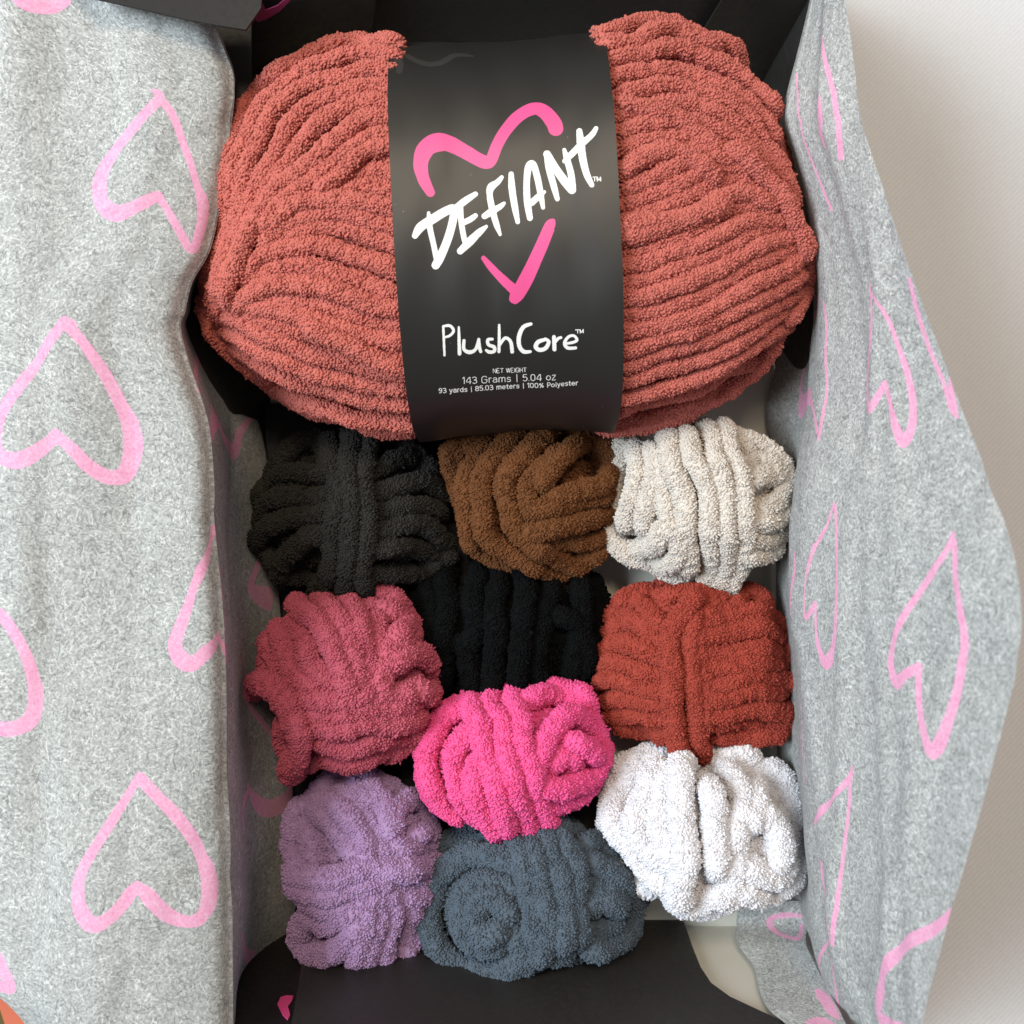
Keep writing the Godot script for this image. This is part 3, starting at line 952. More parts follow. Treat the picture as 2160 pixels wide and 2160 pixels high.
func build_label(o: Node3D) -> void:
	var half := 0.0422
	var A := []
	var arc := PackedFloat32Array()
	var N := 120
	var prev := label_spot(0, 0)
	var top := 0.0
	for k in N + 1:
		var a := -PI + TAU * k / N
		var p := label_spot(a, 0)
		if k:
			top += p.distance_to(prev)
		prev = p
		arc.append(top)
		A.append(a)
	var mid := arc[N / 2]
	var span := 0.20      # metres of label length that the picture covers
	var wide := 0.10
	var W := 1024
	var Hh := 2048
	# photo position -> label picture position
	var spot := func(p: Vector2) -> Vector2:
		var lo := Vector2(-1.9, -0.05)
		var hi := Vector2(1.9, 0.05)
		var g := Vector2(0, 0)
		for it in 14:
			var w0 := label_spot(g.x, g.y)
			var s0: Vector2 = onto(w0)
			var e := p - s0
			if e.length() < 0.05:
				break
			var sa: Vector2 = onto(label_spot(g.x + 0.01, g.y)) - s0
			var sx: Vector2 = onto(label_spot(g.x, g.y + 0.001)) - s0
			var det := sa.cross(sx)
			if absf(det) < 1e-4:
				break
			var da := e.cross(sx) / det * 0.01
			var dx := sa.cross(e) / det * 0.001
			g.x = clampf(g.x + clampf(da, -0.4, 0.4), lo.x, hi.x)
			g.y = clampf(g.y + dx, lo.y, hi.y)
		var f := (g.x + PI) / TAU * N
		var k := clampi(int(f), 0, N - 1)
		var d := lerpf(arc[k], arc[k + 1], f - k) - mid
		return Vector2((g.y / wide + 0.5) * W, (d / span + 0.5) * Hh)
	var white := Image.create(W, Hh, false, Image.FORMAT_RGBA8)
	var pinkm := Image.create(W, Hh, false, Image.FORMAT_RGBA8)
	var greym := Image.create(W, Hh, false, Image.FORMAT_RGBA8)
	var ink := func(im: Image, z: Array, flat: Array) -> void:
		var line := path2(z, flat, true)
		var before := Vector2.ZERO
		var wk := 1.0
		for k in line.size():
			var q: Vector2 = spot.call(line[k][0])
			if k % 6 == 0:
				var qa: Vector2 = spot.call(line[k][0] + Vector2(4, 0))
				var qb: Vector2 = spot.call(line[k][0] + Vector2(0, 4))
				wk = sqrt(absf((qa - q).cross(qb - q))) / 4.0
			var w: float = line[k][1] * wk
			if k:
				var n := maxi(1, int(ceil(before.distance_to(q) / maxf(0.7, w * 0.12))))
				for j in n:
					brush(im, before.lerp(q, float(j) / n), w)
			before = q
	# pink heart, upper sweep and lower tick
	ink.call(pinkm, LB, [325, 1210, 72, 270, 1100, 96, 250, 980, 116, 290, 870, 140, 380, 820, 152, 480, 830, 130, 600, 890, 112, 700, 950, 104, 760, 975, 104, 800, 960, 92, 850, 840, 90, 920, 720, 92, 1020, 610, 100, 1140, 555, 104, 1220, 580, 112, 1290, 660, 120, 1308, 710, 116])
	ink.call(pinkm, LB, [1290, 1430, 26, 1255, 1480, 84, 1190, 1620, 82, 1120, 1770, 84, 1040, 1930, 90, 1000, 2000, 92, 975, 2045, 70])
	ink.call(pinkm, LC, [694, 248, 40, 780, 350, 62, 880, 450, 76, 960, 520, 90])
	ink.call(pinkm, LC, [1240, 20, 60, 1150, 220, 78, 1060, 420, 84, 990, 540, 86, 950, 590, 66])
	# brush lettering
	for e in [
		[205, 1550, 46, 250, 1480, 70, 340, 1420, 72, 440, 1360, 70, 510, 1340, 66, 500, 1440, 64, 460, 1580, 66, 400, 1720, 70, 365, 1780, 66],
		[312, 1370, 26, 320, 1480, 46, 350, 1620, 44, 375, 1740, 46],
		[505, 1350, 50, 590, 1280, 56, 680, 1220, 40], [560, 1320, 44, 565, 1420, 44, 580, 1520, 44, 595, 1590, 44],
		[580, 1450, 46, 640, 1420, 46, 680, 1390, 38], [560, 1670, 52, 640, 1590, 66, 700, 1530, 56, 765, 1475, 26],
		[885, 1090, 30, 850, 1130, 44, 800, 1170, 60, 790, 1230, 48, 810, 1340, 52, 840, 1450, 48, 872, 1540, 26],
		[750, 1395, 48, 810, 1355, 56, 870, 1320, 44, 905, 1290, 26],
		[958, 1065, 40, 965, 1180, 54, 985, 1310, 52, 1010, 1440, 36],
		[1105, 1410, 46, 1085, 1280, 54, 1080, 1130, 50, 1095, 1010, 56, 1130, 990, 50, 1160, 1080, 52, 1185, 1200, 50, 1208, 1330, 32],
		[1120, 1290, 52, 1170, 1245, 50, 1220, 1205, 26],
		[1320, 1260, 38, 1290, 1150, 52, 1255, 1020, 54, 1235, 900, 44], [1240, 910, 60, 1300, 1010, 64, 1370, 1110, 66, 1430, 1190, 60],
		[1435, 1190, 64, 1430, 1080, 52, 1400, 960, 50, 1375, 870, 30],
		[1380, 960, 40, 1440, 900, 52, 1520, 820, 54, 1590, 760, 46, 1622, 710, 36],
		[1493, 725, 44, 1505, 830, 60, 1520, 950, 58, 1550, 1070, 52, 1590, 1155, 40],
	]:
		ink.call(white, LB, e)
	# rounded product lettering
	for e in [
		[375, 1045, 18, 370, 930, 20, 365, 810, 20], [365, 805, 20, 420, 800, 24, 450, 840, 24, 420, 880, 22, 375, 895, 18],
		[498, 1030, 30, 495, 930, 26, 493, 810, 18],
		[535, 920, 26, 535, 990, 28, 580, 1015, 34, 630, 990, 28, 655, 910, 22], [655, 910, 24, 660, 970, 28, 672, 1015, 24],
		[765, 910, 24, 730, 915, 26, 735, 955, 28, 780, 975, 30, 780, 1010, 28, 740, 1015, 30, 715, 1000, 22],
		[822, 795, 20, 822, 900, 24, 820, 1015, 24], [825, 960, 22, 870, 900, 26, 915, 930, 28, 928, 1015, 30],
		[1080, 785, 26, 1020, 810, 34, 985, 880, 36, 985, 960, 34, 1020, 1010, 34, 1075, 1010, 26],
		[1200, 910, 26, 1140, 930, 34, 1120, 970, 36, 1150, 995, 34, 1200, 980, 34, 1225, 930, 30, 1195, 905, 24],
		[1268, 890, 30, 1270, 950, 32, 1272, 995, 32], [1275, 940, 20, 1300, 905, 24, 1325, 895, 24],
		[1360, 945, 20, 1420, 935, 24, 1455, 915, 24, 1430, 880, 22, 1385, 890, 24, 1355, 940, 28, 1380, 980, 30, 1445, 980, 26],
		[1443, 832, 7, 1475, 830, 7], [1459, 832, 7, 1461, 858, 7],
		[1482, 858, 7, 1480, 830, 7, 1493, 852, 7, 1505, 828, 7, 1507, 856, 7],
	]:
		ink.call(white, LC, e)
	for e in [[1597, 1092, 7, 1625, 1090, 7], [1611, 1092, 7, 1612, 1124, 7], [1632, 1124, 7, 1631, 1090, 7, 1646, 1116, 7, 1658, 1090, 7, 1660, 1122, 7]]:
		ink.call(white, LB, e)
	write(ink, white, "NET WEIGHT", Vector2(774, 1188), Vector2(1044, 1178), 34, 4.6)
	write(ink, white, "143 Grams", Vector2(526, 1274), Vector2(918, 1260), 52, 6.0)
	write(ink, white, "|", Vector2(958, 1256), Vector2(978, 1255), 52, 5.5)
	write(ink, white, "5.04 oz", Vector2(1018, 1254), Vector2(1284, 1238), 52, 6.0)
	write(ink, white, "93 yards", Vector2(332, 1346), Vector2(562, 1336), 36, 6.4)
	write(ink, white, "|", Vector2(586, 1336), Vector2(606, 1335), 36, 5.2)
	write(ink, white, "85.03 meters", Vector2(630, 1331), Vector2(986, 1312), 36, 6.4)
	write(ink, white, "|", Vector2(1010, 1312), Vector2(1030, 1310), 36, 5.2)
	write(ink, white, "100% Polyester", Vector2(1056, 1308), Vector2(1466, 1288), 36, 6.4)
	# glossy ghost print along the far edge
	ink.call(greym, LB, [110, 110, 26, 180, 160, 40, 280, 195, 48, 400, 190, 46, 500, 140, 44, 560, 130, 40, 660, 135, 16])
	ink.call(greym, LB, [60, 170, 30, 90, 200, 40, 80, 270, 40])
	for k in 9:
		brush(white, Vector2(rng.randf_range(60, W - 60), rng.randf_range(300, 1800)), rng.randf_range(1.4, 2.4))
	var wd := white.get_data()
	var pd := pinkm.get_data()
	var gd := greym.get_data()
	var out := PackedByteArray()
	out.resize(W * Hh * 3)
	for k in W * Hh:
		var c := 36
		var g := 34
		var b := 32
		if wd[k * 4 + 3] > 0:
			c = 240; g = 238; b = 232
		elif pd[k * 4 + 3] > 0:
			c = 222; g = 78; b = 138
		elif gd[k * 4 + 3] > 0:
			c = 52; g = 50; b = 48
		out[k * 3] = c
		out[k * 3 + 1] = g
		out[k * 3 + 2] = b
	var tex := ImageTexture.create_from_image(Image.create_from_data(W, Hh, false, Image.FORMAT_RGB8, out))
	var m := StandardMaterial3D.new()
	m.albedo_texture = tex
	m.roughness = 0.45
	m.metallic_specular = 0.5
	m.texture_repeat = false
	m.cull_mode = BaseMaterial3D.CULL_DISABLED
	var pts := []
	var uvs := []
	for k in N + 1:
		var row := PackedVector3Array()
		var ur := PackedVector2Array()
		for j in 17:
			var x := lerpf(-half, half, j / 16.0)
			row.append(label_spot(A[k], x) + big.normal(label_spot(A[k], x)) * 0.0005 * wob.get_noise_2d(x * 160.0, A[k] * 5.0))
			ur.append(Vector2(x / wide + 0.5, (arc[k] - mid) / span + 0.5))
		pts.append(row)
		uvs.append(ur)
	var lab := part("label", grid_mesh(pts, uvs), m, o)
	lab.set_meta("label", "black paper wrap label with pink heart and white lettering")

func onto(p: Vector3) -> Vector2:
	var d := p - EYE
	var f := d.dot(fwd)
	return Vector2(1080.0 + d.dot(rgt) / f * FOCAL, 1080.0 - d.dot(upv) / f * FOCAL)

# stroke letters on a unit square: y up from the baseline, capitals 1 high
const GLYPH := {
	"N": [0.8, [0, 0, 0, 1, 0.7, 0, 0.7, 1]], "E": [0.7, [0.6, 0, 0, 0, 0, 1, 0.6, 1], [0, 0.5, 0.5, 0.5]], "T": [0.75, [0, 1, 0.75, 1], [0.37, 1, 0.37, 0]],
	"W": [1.1, [0, 1, 0.25, 0, 0.5, 1, 0.75, 0, 1.0, 1]], "I": [0.12, [0.05, 0, 0.05, 1]], "H": [0.75, [0, 0, 0, 1], [0.7, 0, 0.7, 1], [0, 0.5, 0.7, 0.5]],
	"G": [0.85, [0.75, 0.85, 0.55, 1, 0.2, 1, 0, 0.75, 0, 0.25, 0.2, 0, 0.55, 0, 0.75, 0.2, 0.75, 0.48, 0.42, 0.48]],
	"1": [0.35, [0, 0.8, 0.22, 1, 0.22, 0]], "4": [0.75, [0.55, 0, 0.55, 1, 0, 0.3, 0.75, 0.3]],
	"3": [0.65, [0, 0.9, 0.25, 1, 0.55, 0.9, 0.55, 0.62, 0.25, 0.53, 0.6, 0.42, 0.6, 0.12, 0.25, 0, 0, 0.12]],
	"r": [0.45, [0.05, 0, 0.05, 0.72], [0.05, 0.5, 0.2, 0.7, 0.42, 0.7]], "a": [0.68, [0.05, 0.62, 0.3, 0.72, 0.58, 0.6, 0.58, 0], [0.58, 0.42, 0.2, 0.42, 0.02, 0.2, 0.2, 0, 0.58, 0.14]],
	"m": [1.1, [0.05, 0, 0.05, 0.7], [0.05, 0.5, 0.25, 0.72, 0.5, 0.6, 0.5, 0], [0.5, 0.5, 0.72, 0.72, 0.98, 0.6, 0.98, 0]],
	"s": [0.6, [0.52, 0.6, 0.3, 0.72, 0.05, 0.58, 0.15, 0.4, 0.45, 0.33, 0.52, 0.15, 0.3, 0, 0, 0.1]], "|": [0.2, [0.1, -0.1, 0.1, 1.1]],
	"5": [0.65, [0.58, 1, 0.1, 1, 0.05, 0.55, 0.35, 0.64, 0.62, 0.45, 0.6, 0.15, 0.3, 0, 0, 0.12]], ".": [0.2, [0.08, 0.02, 0.1, 0.04]],
	"0": [0.8, [0.35, 0, 0.05, 0.2, 0.05, 0.8, 0.35, 1, 0.65, 0.8, 0.65, 0.2, 0.35, 0]],
	"o": [0.75, [0.33, 0, 0.03, 0.2, 0.03, 0.5, 0.33, 0.72, 0.63, 0.5, 0.63, 0.2, 0.33, 0]], "z": [0.6, [0, 0.7, 0.52, 0.7, 0, 0, 0.55, 0]],
	"9": [0.75, [0.6, 0.6, 0.3, 0.45, 0.04, 0.62, 0.1, 0.92, 0.35, 1, 0.62, 0.85, 0.6, 0.3, 0.35, 0, 0.08, 0.06]],
	"y": [0.65, [0, 0.7, 0.28, 0.02], [0.58, 0.7, 0.2, -0.25, 0.05, -0.25]], "d": [0.75, [0.62, 1, 0.62, 0], [0.62, 0.55, 0.35, 0.72, 0.04, 0.5, 0.04, 0.2, 0.35, 0, 0.62, 0.16]],
	"8": [0.75, [0.33, 0.52, 0.06, 0.65, 0.06, 0.88, 0.33, 1, 0.6, 0.88, 0.6, 0.65, 0.33, 0.52, 0.03, 0.38, 0.03, 0.12, 0.33, 0, 0.64, 0.12, 0.64, 0.38, 0.33, 0.52]],
	"e": [0.72, [0.04, 0.38, 0.6, 0.38, 0.58, 0.58, 0.32, 0.72, 0.04, 0.5, 0.04, 0.2, 0.32, 0, 0.58, 0.1]], "t": [0.45, [0.18, 0.95, 0.18, 0.12, 0.3, 0, 0.42, 0.02], [0, 0.7, 0.42, 0.7]],
	"%": [1.0, [0.2, 0.55, 0.05, 0.75, 0.2, 0.95, 0.35, 0.75, 0.2, 0.55], [0.75, 1, 0.2, 0], [0.75, 0.05, 0.6, 0.25, 0.75, 0.45, 0.9, 0.25, 0.75, 0.05]],
	"P": [0.7, [0.05, 0, 0.05, 1, 0.45, 1, 0.62, 0.85, 0.62, 0.6, 0.45, 0.45, 0.05, 0.45]], "l": [0.2, [0.07, 0, 0.07, 1]], " ": [0.4],
}

func write(ink: Callable, im: Image, text: String, a: Vector2, b: Vector2, cap: float, w: float) -> void:
	var total := 0.0
	for ch in text:
		total += GLYPH[ch][0] + 0.2
	total -= 0.2
	var along := (b - a) / total
	var up := Vector2(-0.03, -1.0) * cap
	var x := 0.0
	for ch in text:
		var g: Array = GLYPH[ch]
		for k in range(1, g.size()):
			var flat := []
			for j in range(0, g[k].size(), 2):
				var p: Vector2 = a + along * (x + g[k][j]) + up * g[k][j + 1]
				flat.append_array([p.x, p.y, w])
			ink.call(im, LC, flat)
		x += g[0] + 0.2

# ------------------------------------------------------------------ the ten small skeins
func small_skein(label: String, col: Color, b: Body, r: float, list: Array) -> void:
	var o := thing("mini_yarn_skein", label, "yarn", "small chenille skeins lying in the box")
	skein(o, b, yarn_tone(col), r, list)

func build_mini_skeins() -> void:
	small_skein("small charcoal grey chenille skein below the large skein's left end", Color(0.040, 0.038, 0.034), body(738, 1085, 190, 145, 4, 0.004, 0.052), 0.0048, [
		[Z3, 0.0, 720, 900, 620, 910, 560, 1000, 480, 1090], [Z3, 0.1, 820, 1130, 650, 1080, 450, 1130, 370, 1250], [Z3, 0.0, 840, 1230, 650, 1220, 450, 1260, 390, 1380],
		[Z3, 0.1, 840, 1330, 650, 1340, 480, 1400, 430, 1500], [Z3, 0.3, 830, 1450, 680, 1460, 580, 1560, 560, 1690], [Z3, -0.6, 430, 1760, 560, 1780, 660, 1740],
		[Z3, -0.2, 420, 1560, 440, 1660, 520, 1720], [Z3, 0.0, 1100, 960, 1230, 930, 1340, 950, 1400, 1040], [Z3, 0.1, 1020, 1130, 1180, 1040, 1330, 1030, 1420, 1120],
		[Z3, 0.0, 1030, 1230, 1200, 1170, 1340, 1150, 1440, 1230], [Z3, 0.1, 1040, 1330, 1200, 1290, 1350, 1290, 1450, 1350], [Z3, 0.0, 1040, 1440, 1200, 1400, 1400, 1430, 1540, 1520],
		[Z3, 0.2, 1040, 1540, 1200, 1520, 1400, 1550, 1540, 1600], [Z3, 0.0, 1030, 1660, 1200, 1660, 1380, 1690, 1500, 1650], [Z3, -0.2, 640, 1680, 760, 1740, 900, 1770],
		[Z3, 0.4, 650, 880, 740, 930, 800, 1050], [Z3, 0.8, 800, 960, 830, 1080, 860, 1250, 850, 1450, 800, 1650, 760, 1760], [Z3, 0.9, 940, 960, 940, 1150, 945, 1330, 930, 1520, 890, 1700, 880, 1780],
		[Z3, 0.8, 1040, 980, 1030, 1150, 1025, 1330, 1030, 1500, 1010, 1680, 990, 1770],
	])
	small_skein("small brown chenille skein in the middle below the black label", Color(0.18, 0.072, 0.030), body(1125, 1050, 148, 138, 10, 0.008, 0.056), 0.0050, [
		[G, -0.3, 905, 930, 925, 1000, 945, 1060, 975, 1110], [G, 0.0, 930, 915, 960, 980, 975, 1050], [G, 0.3, 1020, 950, 990, 1030, 990, 1100, 1025, 1155, 1090, 1185],
		[G, 0.2, 1085, 930, 1035, 990, 1020, 1070, 1045, 1135, 1110, 1175, 1180, 1200], [G, 0.1, 1150, 925, 1090, 980, 1070, 1050, 1090, 1115, 1150, 1160, 1220, 1200],
		[G, 0.0, 1170, 960, 1120, 1010, 1115, 1070], [G, 0.6, 1150, 1010, 1180, 970, 1225, 945, 1275, 958, 1285, 1000, 1240, 1030, 1180, 1045], [G, 0.0, 1130, 1075, 1200, 1065, 1270, 1040],
		[G, 0.1, 1120, 1115, 1200, 1108, 1278, 1085], [G, 0.0, 1130, 1150, 1210, 1150, 1280, 1128], [G, 0.1, 1160, 1190, 1225, 1190, 1272, 1168],
		[G, -0.2, 960, 922, 1010, 905, 1080, 905], [G, 0.1, 1090, 925, 1150, 905, 1220, 915, 1270, 935], [G, -0.4, 1150, 1205, 1210, 1212, 1260, 1200],
	])
	small_skein("small cream chenille skein below the large skein's right end", Color(0.73, 0.665, 0.60), body(1472, 1058, 172, 140, 14, 0.010, 0.066), 0.0048, [
		[Z4, 0.0, 660, 930, 670, 1050, 645, 1250, 640, 1420], [Z4, 0.1, 750, 930, 780, 1060, 750, 1250, 720, 1400], [Z4, -0.1, 850, 960, 880, 1100, 840, 1280, 820, 1400],
		[Z4, 0.5, 640, 1420, 700, 1500, 800, 1530, 900, 1480, 940, 1410, 1000, 1400, 1050, 1470, 1020, 1560, 920, 1640], [Z4, 0.2, 640, 1520, 740, 1600, 840, 1630, 900, 1700, 980, 1740, 1060, 1700],
		[Z4, 0.3, 960, 900, 1000, 1050, 1060, 1250, 1090, 1450, 1070, 1620], [Z4, 0.5, 1070, 900, 1120, 1050, 1180, 1250, 1210, 1450, 1200, 1690], [Z4, 0.5, 1175, 880, 1225, 1050, 1285, 1250, 1300, 1450, 1280, 1700],
		[Z4, 0.4, 1275, 860, 1330, 1030, 1375, 1220, 1385, 1400, 1350, 1700], [Z4, 0.1, 1380, 860, 1440, 990, 1460, 1130], [Z4, -0.1, 900, 1020, 940, 1150, 970, 1300, 980, 1400],
		[Z4, 0.1, 1440, 890, 1560, 960, 1650, 1090, 1680, 1250, 1650, 1420, 1520, 1550], [Z4, 0.4, 1450, 1160, 1530, 1110, 1610, 1180, 1590, 1280, 1480, 1310], [Z4, 0.0, 1500, 1030, 1590, 1100, 1640, 1220],
		[Z4, 0.1, 1430, 1380, 1560, 1370, 1640, 1320], [Z4, 0.0, 1420, 1460, 1540, 1470, 1620, 1420], [Z4, -0.4, 1400, 1650, 1480, 1640, 1570, 1590], [Z4, -0.4, 1310, 1730, 1350, 1700, 1420, 1600],
		[Z4, 0.0, 1400, 1550, 1500, 1560, 1580, 1520],
	])
	small_skein("small rose pink chenille skein against the left tissue paper", Color(0.58, 0.13, 0.185), body(732, 1440, 160, 168, 8, 0.010, 0.062), 0.0055, [
		[Z5, 0.0, 250, 480, 290, 570, 380, 650, 480, 720], [Z5, 0.1, 320, 400, 360, 500, 440, 600, 560, 720], [Z5, 0.2, 400, 320, 480, 470, 580, 610, 680, 720], [Z5, 0.4, 430, 220, 530, 310, 640, 460, 710, 590, 760, 740],
		[Z5, 0.2, 600, 190, 680, 310, 760, 450, 810, 600, 810, 720], [Z5, 0.1, 710, 200, 800, 330, 870, 470, 900, 600, 880, 720], [Z5, 0.0, 830, 190, 920, 280, 970, 400, 970, 560],
		[Z5, 0.2, 890, 180, 920, 130, 980, 130, 1010, 190], [Z5, 0.0, 1060, 200, 1120, 290, 1190, 400, 1120, 480, 1010, 540], [Z5, 0.1, 980, 300, 1060, 330, 1120, 400, 1060, 470],
		[Z5, 0.6, 970, 740, 980, 640, 1080, 580, 1190, 560, 1260, 640, 1240, 740, 1150, 760], [Z5, 0.8, 220, 720, 310, 710, 400, 790, 465, 900, 500, 1020, 490, 1120, 430, 1180],
		[Z5, -0.4, 1040, 660, 1120, 660, 1200, 680], [Z5, 0.0, 220, 620, 250, 560, 320, 600], [Z5, 0.1, 520, 800, 700, 800, 900, 770, 1100, 790], [Z5, 0.2, 540, 890, 700, 900, 900, 870, 1120, 860], [Z5, 0.1, 560, 990, 740, 1000, 920, 970, 1140, 930],
		[Z5, 0.2, 570, 1080, 760, 1110, 950, 1070, 1150, 1020], [Z5, 0.0, 640, 1180, 850, 1190, 1000, 1150, 1100, 1100], [Z5, 0.0, 1080, 1180, 1130, 1110, 1150, 980], [Z5, -0.4, 320, 1050, 330, 1170, 420, 1270, 560, 1260, 690, 1210],
		[Z5, -0.2, 340, 960, 360, 1080, 400, 1180],
	])
	small_skein("small black chenille skein in the middle, partly under the brown one", Color(0.0065, 0.0068, 0.0072), body(1070, 1330, 190, 125, 0, 0.002, 0.042), 0.0052, [
		[Z5, -0.2, 1150, 140, 1250, 280, 1340, 410, 1450, 480], [G, 0.0, 905, 1230, 915, 1330, 905, 1440], [G, 0.1, 950, 1220, 940, 1330, 935, 1450], [G, 0.4, 1005, 1200, 1000, 1300, 985, 1440], [G, 0.5, 1050, 1195, 1050, 1300, 1035, 1440],
		[G, 0.5, 1098, 1190, 1100, 1310, 1090, 1440], [G, 0.3, 1160, 1195, 1165, 1250, 1140, 1350, 1140, 1440], [G, 0.1, 1215, 1200, 1225, 1300, 1195, 1430], [G, 0.0, 1180, 1300, 1220, 1320, 1240, 1380, 1200, 1430], [G, 0.0, 1250, 1225, 1262, 1320, 1245, 1420],
	])
	small_skein("small rust red chenille skein tied round its middle, beside the right tissue", Color(0.41, 0.074, 0.052), body(1468, 1400, 178, 158, 2, 0.004, 0.051), 0.0047, [
		[Z6, 0.0, 600, 170, 720, 100, 840, 150, 920, 230], [Z6, 0.2, 580, 260, 700, 210, 840, 260, 920, 330], [Z6, 0.0, 560, 360, 700, 330, 840, 380, 910, 440], [Z6, 0.2, 530, 480, 620, 450, 760, 490, 900, 540],
		[Z6, 0.0, 520, 580, 640, 560, 780, 600, 910, 630], [Z6, 0.1, 530, 680, 650, 670, 800, 710, 920, 720], [Z6, 0.0, 550, 790, 700, 780, 930, 800], [Z6, 0.2, 570, 880, 740, 870, 940, 880], [Z6, 0.0, 620, 970, 780, 975, 950, 960],
		[Z6, 0.1, 890, 120, 1000, 90, 1120, 90, 1210, 140, 1240, 210], [Z6, 0.0, 920, 190, 1020, 175, 1130, 190, 1190, 240], [Z6, 0.2, 1110, 300, 1200, 280, 1320, 230, 1380, 160, 1450, 120, 1530, 160, 1540, 240],
		[Z6, 0.0, 1130, 340, 1280, 310, 1440, 280, 1560, 290, 1620, 370], [Z6, 0.3, 1120, 420, 1280, 385, 1450, 370, 1600, 420, 1690, 490], [Z6, 0.0, 1130, 510, 1280, 500, 1450, 490, 1600, 490, 1700, 520],
		[Z6, 0.2, 1140, 600, 1300, 580, 1480, 565, 1620, 570], [Z6, 0.0, 1150, 690, 1300, 680, 1450, 650, 1600, 650, 1670, 690], [Z6, 0.1, 1170, 770, 1300, 765, 1450, 740, 1600, 730],
		[Z6, 0.2, 1180, 850, 1350, 850, 1500, 830, 1650, 860], [Z6, 0.0, 1190, 930, 1350, 920, 1500, 925, 1650, 940], [Z6, 0.1, 1230, 1000, 1400, 1020, 1560, 1040, 1640, 1000],
		[Z6, 1.0, 1060, 260, 1000, 340, 950, 460, 940, 600, 970, 780, 1000, 930, 1040, 1040], [Z6, 0.9, 1080, 330, 1065, 520, 1060, 700, 1090, 850, 1120, 990, 1110, 1060], [Z6, 0.5, 1110, 380, 1130, 560, 1140, 740, 1160, 900],
	])
	small_skein("small hot pink chenille skein in the middle of the box", Color(0.93, 0.13, 0.36), body(1082, 1600, 170, 120, -10, 0.014, 0.063), 0.0051, [
		[G, 0.0, 985, 1460, 930, 1490, 893, 1560, 885, 1620, 908, 1688, 960, 1735], [G, 0.1, 1000, 1500, 950, 1520, 918, 1580, 918, 1640, 950, 1698], [G, 0.0, 1020, 1540, 975, 1560, 952, 1610, 962, 1668, 1000, 1718],
		[G, 0.1, 1030, 1590, 1000, 1620, 1005, 1680, 1045, 1748], [G, 0.1, 1110, 1450, 1180, 1443, 1240, 1465, 1275, 1540, 1272, 1615, 1230, 1675, 1165, 1700], [G, 0.5, 1125, 1620, 1150, 1560, 1200, 1520, 1250, 1530, 1265, 1580, 1245, 1630, 1200, 1660, 1150, 1660],
		[G, 0.2, 1120, 1485, 1190, 1475, 1235, 1500], [G, -0.3, 1170, 1610, 1190, 1590, 1215, 1600], [G, 0.6, 1205, 1570, 1225, 1580, 1245, 1590], [G, 0.0, 1240, 1445, 1255, 1475], [G, 0.0, 1150, 1690, 1200, 1690, 1250, 1650],
		[G, 0.4, 990, 1482, 1015, 1540, 1045, 1640, 1065, 1725], [G, 0.6, 1036, 1468, 1060, 1540, 1092, 1650, 1110, 1735], [G, 0.55, 1080, 1458, 1100, 1540, 1132, 1645, 1148, 1722],
	])
	small_skein("small lavender purple chenille skein at the lower left", Color(0.50, 0.325, 0.56), body(757, 1835, 134, 186, 3, 0.006, 0.054), 0.0056, [
		[Z7, -0.3, 560, 330, 650, 240, 780, 195, 920, 195], [Z7, 0.0, 560, 400, 650, 310, 780, 280, 900, 330, 1000, 450], [Z7, 0.1, 470, 850, 430, 760, 425, 640, 440, 520, 490, 450, 560, 425, 640, 415],
		[Z7, 0.0, 560, 480, 680, 560, 780, 680, 850, 800], [Z7, 0.2, 620, 420, 760, 480, 880, 600, 940, 740, 950, 860], [Z7, 0.1, 760, 340, 880, 420, 980, 560, 1030, 700, 1040, 820], [Z7, 0.2, 900, 250, 1000, 350, 1060, 480, 1080, 620],
		[Z7, -0.2, 1010, 200, 1110, 280, 1180, 360, 1210, 430], [Z7, 0.4, 1110, 620, 1130, 510, 1220, 440, 1310, 450, 1370, 540, 1340, 640, 1240, 680], [Z7, -0.5, 480, 540, 520, 680, 560, 820], [Z7, -0.4, 1150, 540, 1220, 570, 1300, 600], [Z7, 0.0, 1100, 700, 1200, 740, 1330, 720], [Z7, 0.1, 1080, 790, 1200, 830, 1340, 800],
		[Z7, 0.5, 540, 880, 650, 920, 820, 930, 1000, 900, 1200, 870, 1340, 850], [Z7, 0.7, 530, 970, 660, 1010, 850, 1010, 1050, 970, 1320, 930], [Z7, 0.5, 570, 1060, 680, 1100, 860, 1110, 1050, 1080, 1300, 1020],
		[Z7, 0.3, 870, 1180, 760, 1170, 690, 1220, 570, 1190, 510, 1270, 510, 1350, 580, 1420, 700, 1400, 800, 1330, 870, 1230], [Z7, 0.0, 930, 1150, 910, 1280, 870, 1400, 840, 1540], [Z7, 0.2, 1020, 1140, 1000, 1290, 950, 1430, 900, 1550],
		[Z7, 0.0, 1120, 1110, 1110, 1260, 1080, 1400, 1040, 1510], [Z7, 0.1, 1220, 1090, 1230, 1250, 1230, 1380, 1210, 1470], [Z7, 0.0, 1310, 1060, 1330, 1200, 1320, 1330], [Z7, 0.0, 510, 1390, 570, 1490, 670, 1550, 790, 1550],
	])
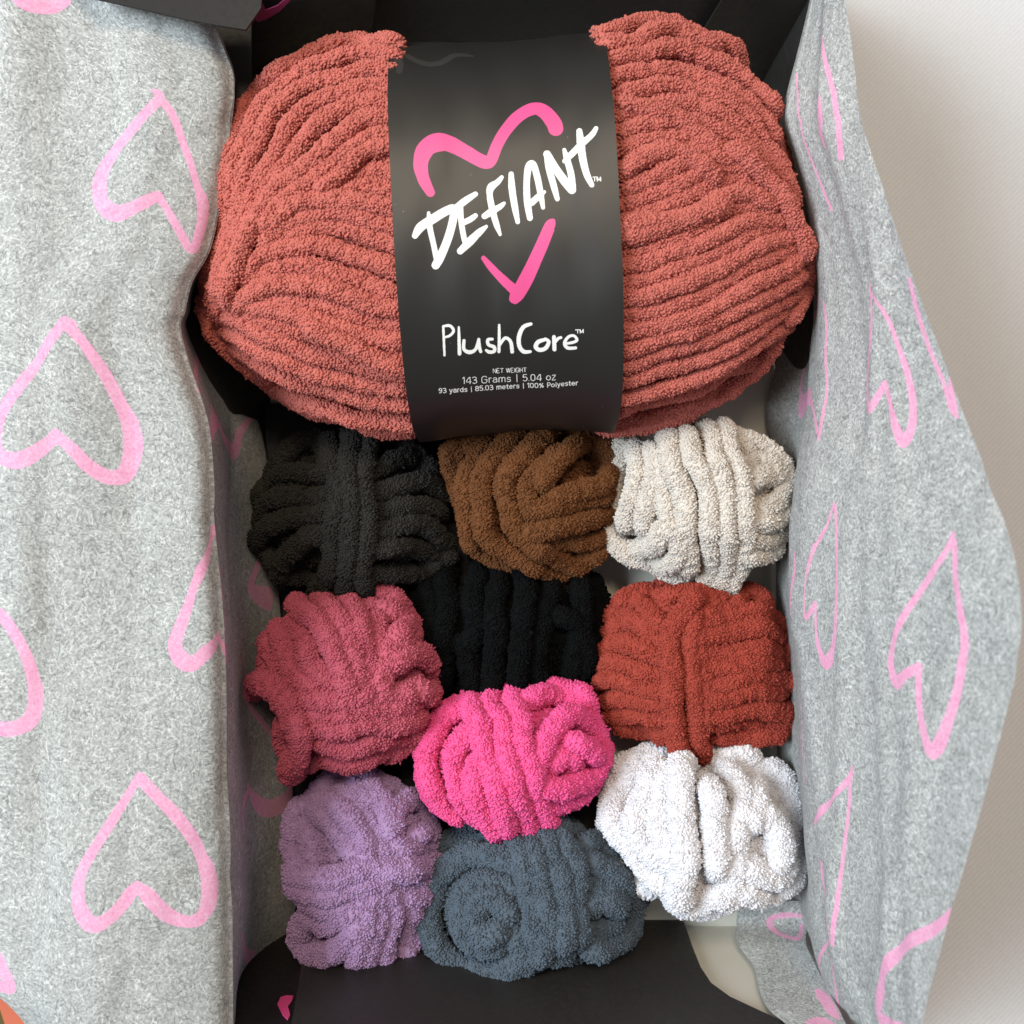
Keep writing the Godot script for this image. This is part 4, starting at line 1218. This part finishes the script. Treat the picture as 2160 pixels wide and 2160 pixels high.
	small_skein("small slate blue chenille skein with a spiral end at the bottom of the box", Color(0.11, 0.14, 0.175), body(1124, 1905, 205, 145, -2, 0.003, 0.060), 0.0056, [
		[G, -0.2, 905, 1830, 922, 1775, 980, 1748, 1040, 1742], [G, 0.0, 935, 1800, 1000, 1782, 1070, 1792], [G, 0.35, 1085, 1830, 1010, 1808, 945, 1840, 915, 1910, 925, 1985, 970, 2035, 1040, 2048, 1105, 2020],
		[G, 0.1, 1090, 1870, 1030, 1855, 990, 1880, 975, 1930, 985, 1980, 1025, 2000, 1065, 1980], [G, 0.35, 1070, 1920, 1050, 1895, 1020, 1905, 1010, 1945, 1030, 1970, 1055, 1955],
		[G, 0.0, 1090, 1960, 1110, 1990, 1120, 2030], [Z8, 0.5, 20, 640, 90, 800, 150, 960, 200, 1120, 210, 1300], [Z8, 0.8, 100, 600, 180, 800, 250, 1000, 290, 1200, 280, 1420], [Z8, 0.9, 200, 540, 280, 720, 350, 900, 395, 1100, 400, 1320],
		[Z8, 0.7, 310, 520, 385, 700, 440, 880, 480, 1080, 500, 1300], [Z8, -0.2, 400, 560, 500, 540, 580, 620], [Z8, 0.1, 460, 680, 580, 680, 660, 760], [Z8, 0.2, 530, 770, 620, 740, 720, 830, 820, 910, 920, 1020], [Z8, 0.0, 560, 870, 680, 930, 800, 1010, 920, 1070],
		[Z8, 0.2, 560, 1130, 660, 1110, 760, 1130], [Z8, 0.0, 560, 1000, 680, 1020, 780, 1060], [Z8, 0.1, 570, 1390, 680, 1420, 790, 1370, 880, 1290, 900, 1190, 910, 1090], [Z8, -0.3, 580, 1290, 700, 1310, 800, 1240], [Z8, -0.3, 230, 1400, 330, 1470, 450, 1420],
	])
	small_skein("small white chenille skein at the lower right", Color(0.86, 0.84, 0.87), body(1478, 1760, 182, 142, 18, 0.008, 0.064), 0.0061, [
		[Z8, -0.1, 780, 120, 950, 60, 1100, 40, 1250, 60], [Z8, 0.0, 830, 190, 710, 330, 655, 500, 670, 680, 760, 830, 890, 940, 1000, 990], [Z8, 0.2, 960, 160, 850, 270, 790, 430, 800, 600, 870, 770, 980, 880, 1090, 920],
		[Z8, 0.0, 1050, 220, 955, 340, 920, 500, 950, 670, 1040, 790], [Z6, -0.1, 1540, 1290, 1600, 1420, 1600, 1560, 1560, 1680], [Z8, 0.1, 1150, 230, 1090, 380, 1080, 540, 1120, 700, 1140, 810], [Z8, 0.8, 1220, 230, 1225, 400, 1250, 600, 1260, 800, 1240, 990],
		[Z8, 0.5, 1400, 420, 1435, 560, 1440, 700, 1430, 820], [Z8, 0.1, 1330, 80, 1420, 150, 1530, 260, 1590, 400, 1570, 550], [Z8, 0.1, 1480, 60, 1580, 140, 1660, 270, 1690, 400, 1650, 540], [Z8, 0.0, 1620, 60, 1700, 150, 1730, 270],
		[Z6, 0.0, 1590, 1180, 1690, 1330, 1745, 1500, 1750, 1680, 1700, 1840, 1600, 1940], [Z6, 0.1, 1500, 1230, 1600, 1350, 1650, 1500, 1650, 1650, 1600, 1780],
		[Z6, 0.0, 1420, 1420, 1510, 1510, 1560, 1640, 1540, 1760], [Z8, 0.1, 1600, 980, 1680, 1050, 1790, 1080, 1910, 1040, 2000, 960], [Z8, 0.0, 1660, 880, 1780, 920, 1900, 870], [Z8, 0.1, 1190, 1080, 1300, 1110, 1420, 1050, 1550, 940, 1610, 820],
		[Z8, -0.3, 1240, 1140, 1380, 1180, 1490, 1130, 1560, 1030], [Z8, 0.0, 1480, 860, 1560, 800, 1600, 700, 1570, 600], [Z8, -0.2, 1580, 1060, 1680, 1110, 1780, 1130],
	])
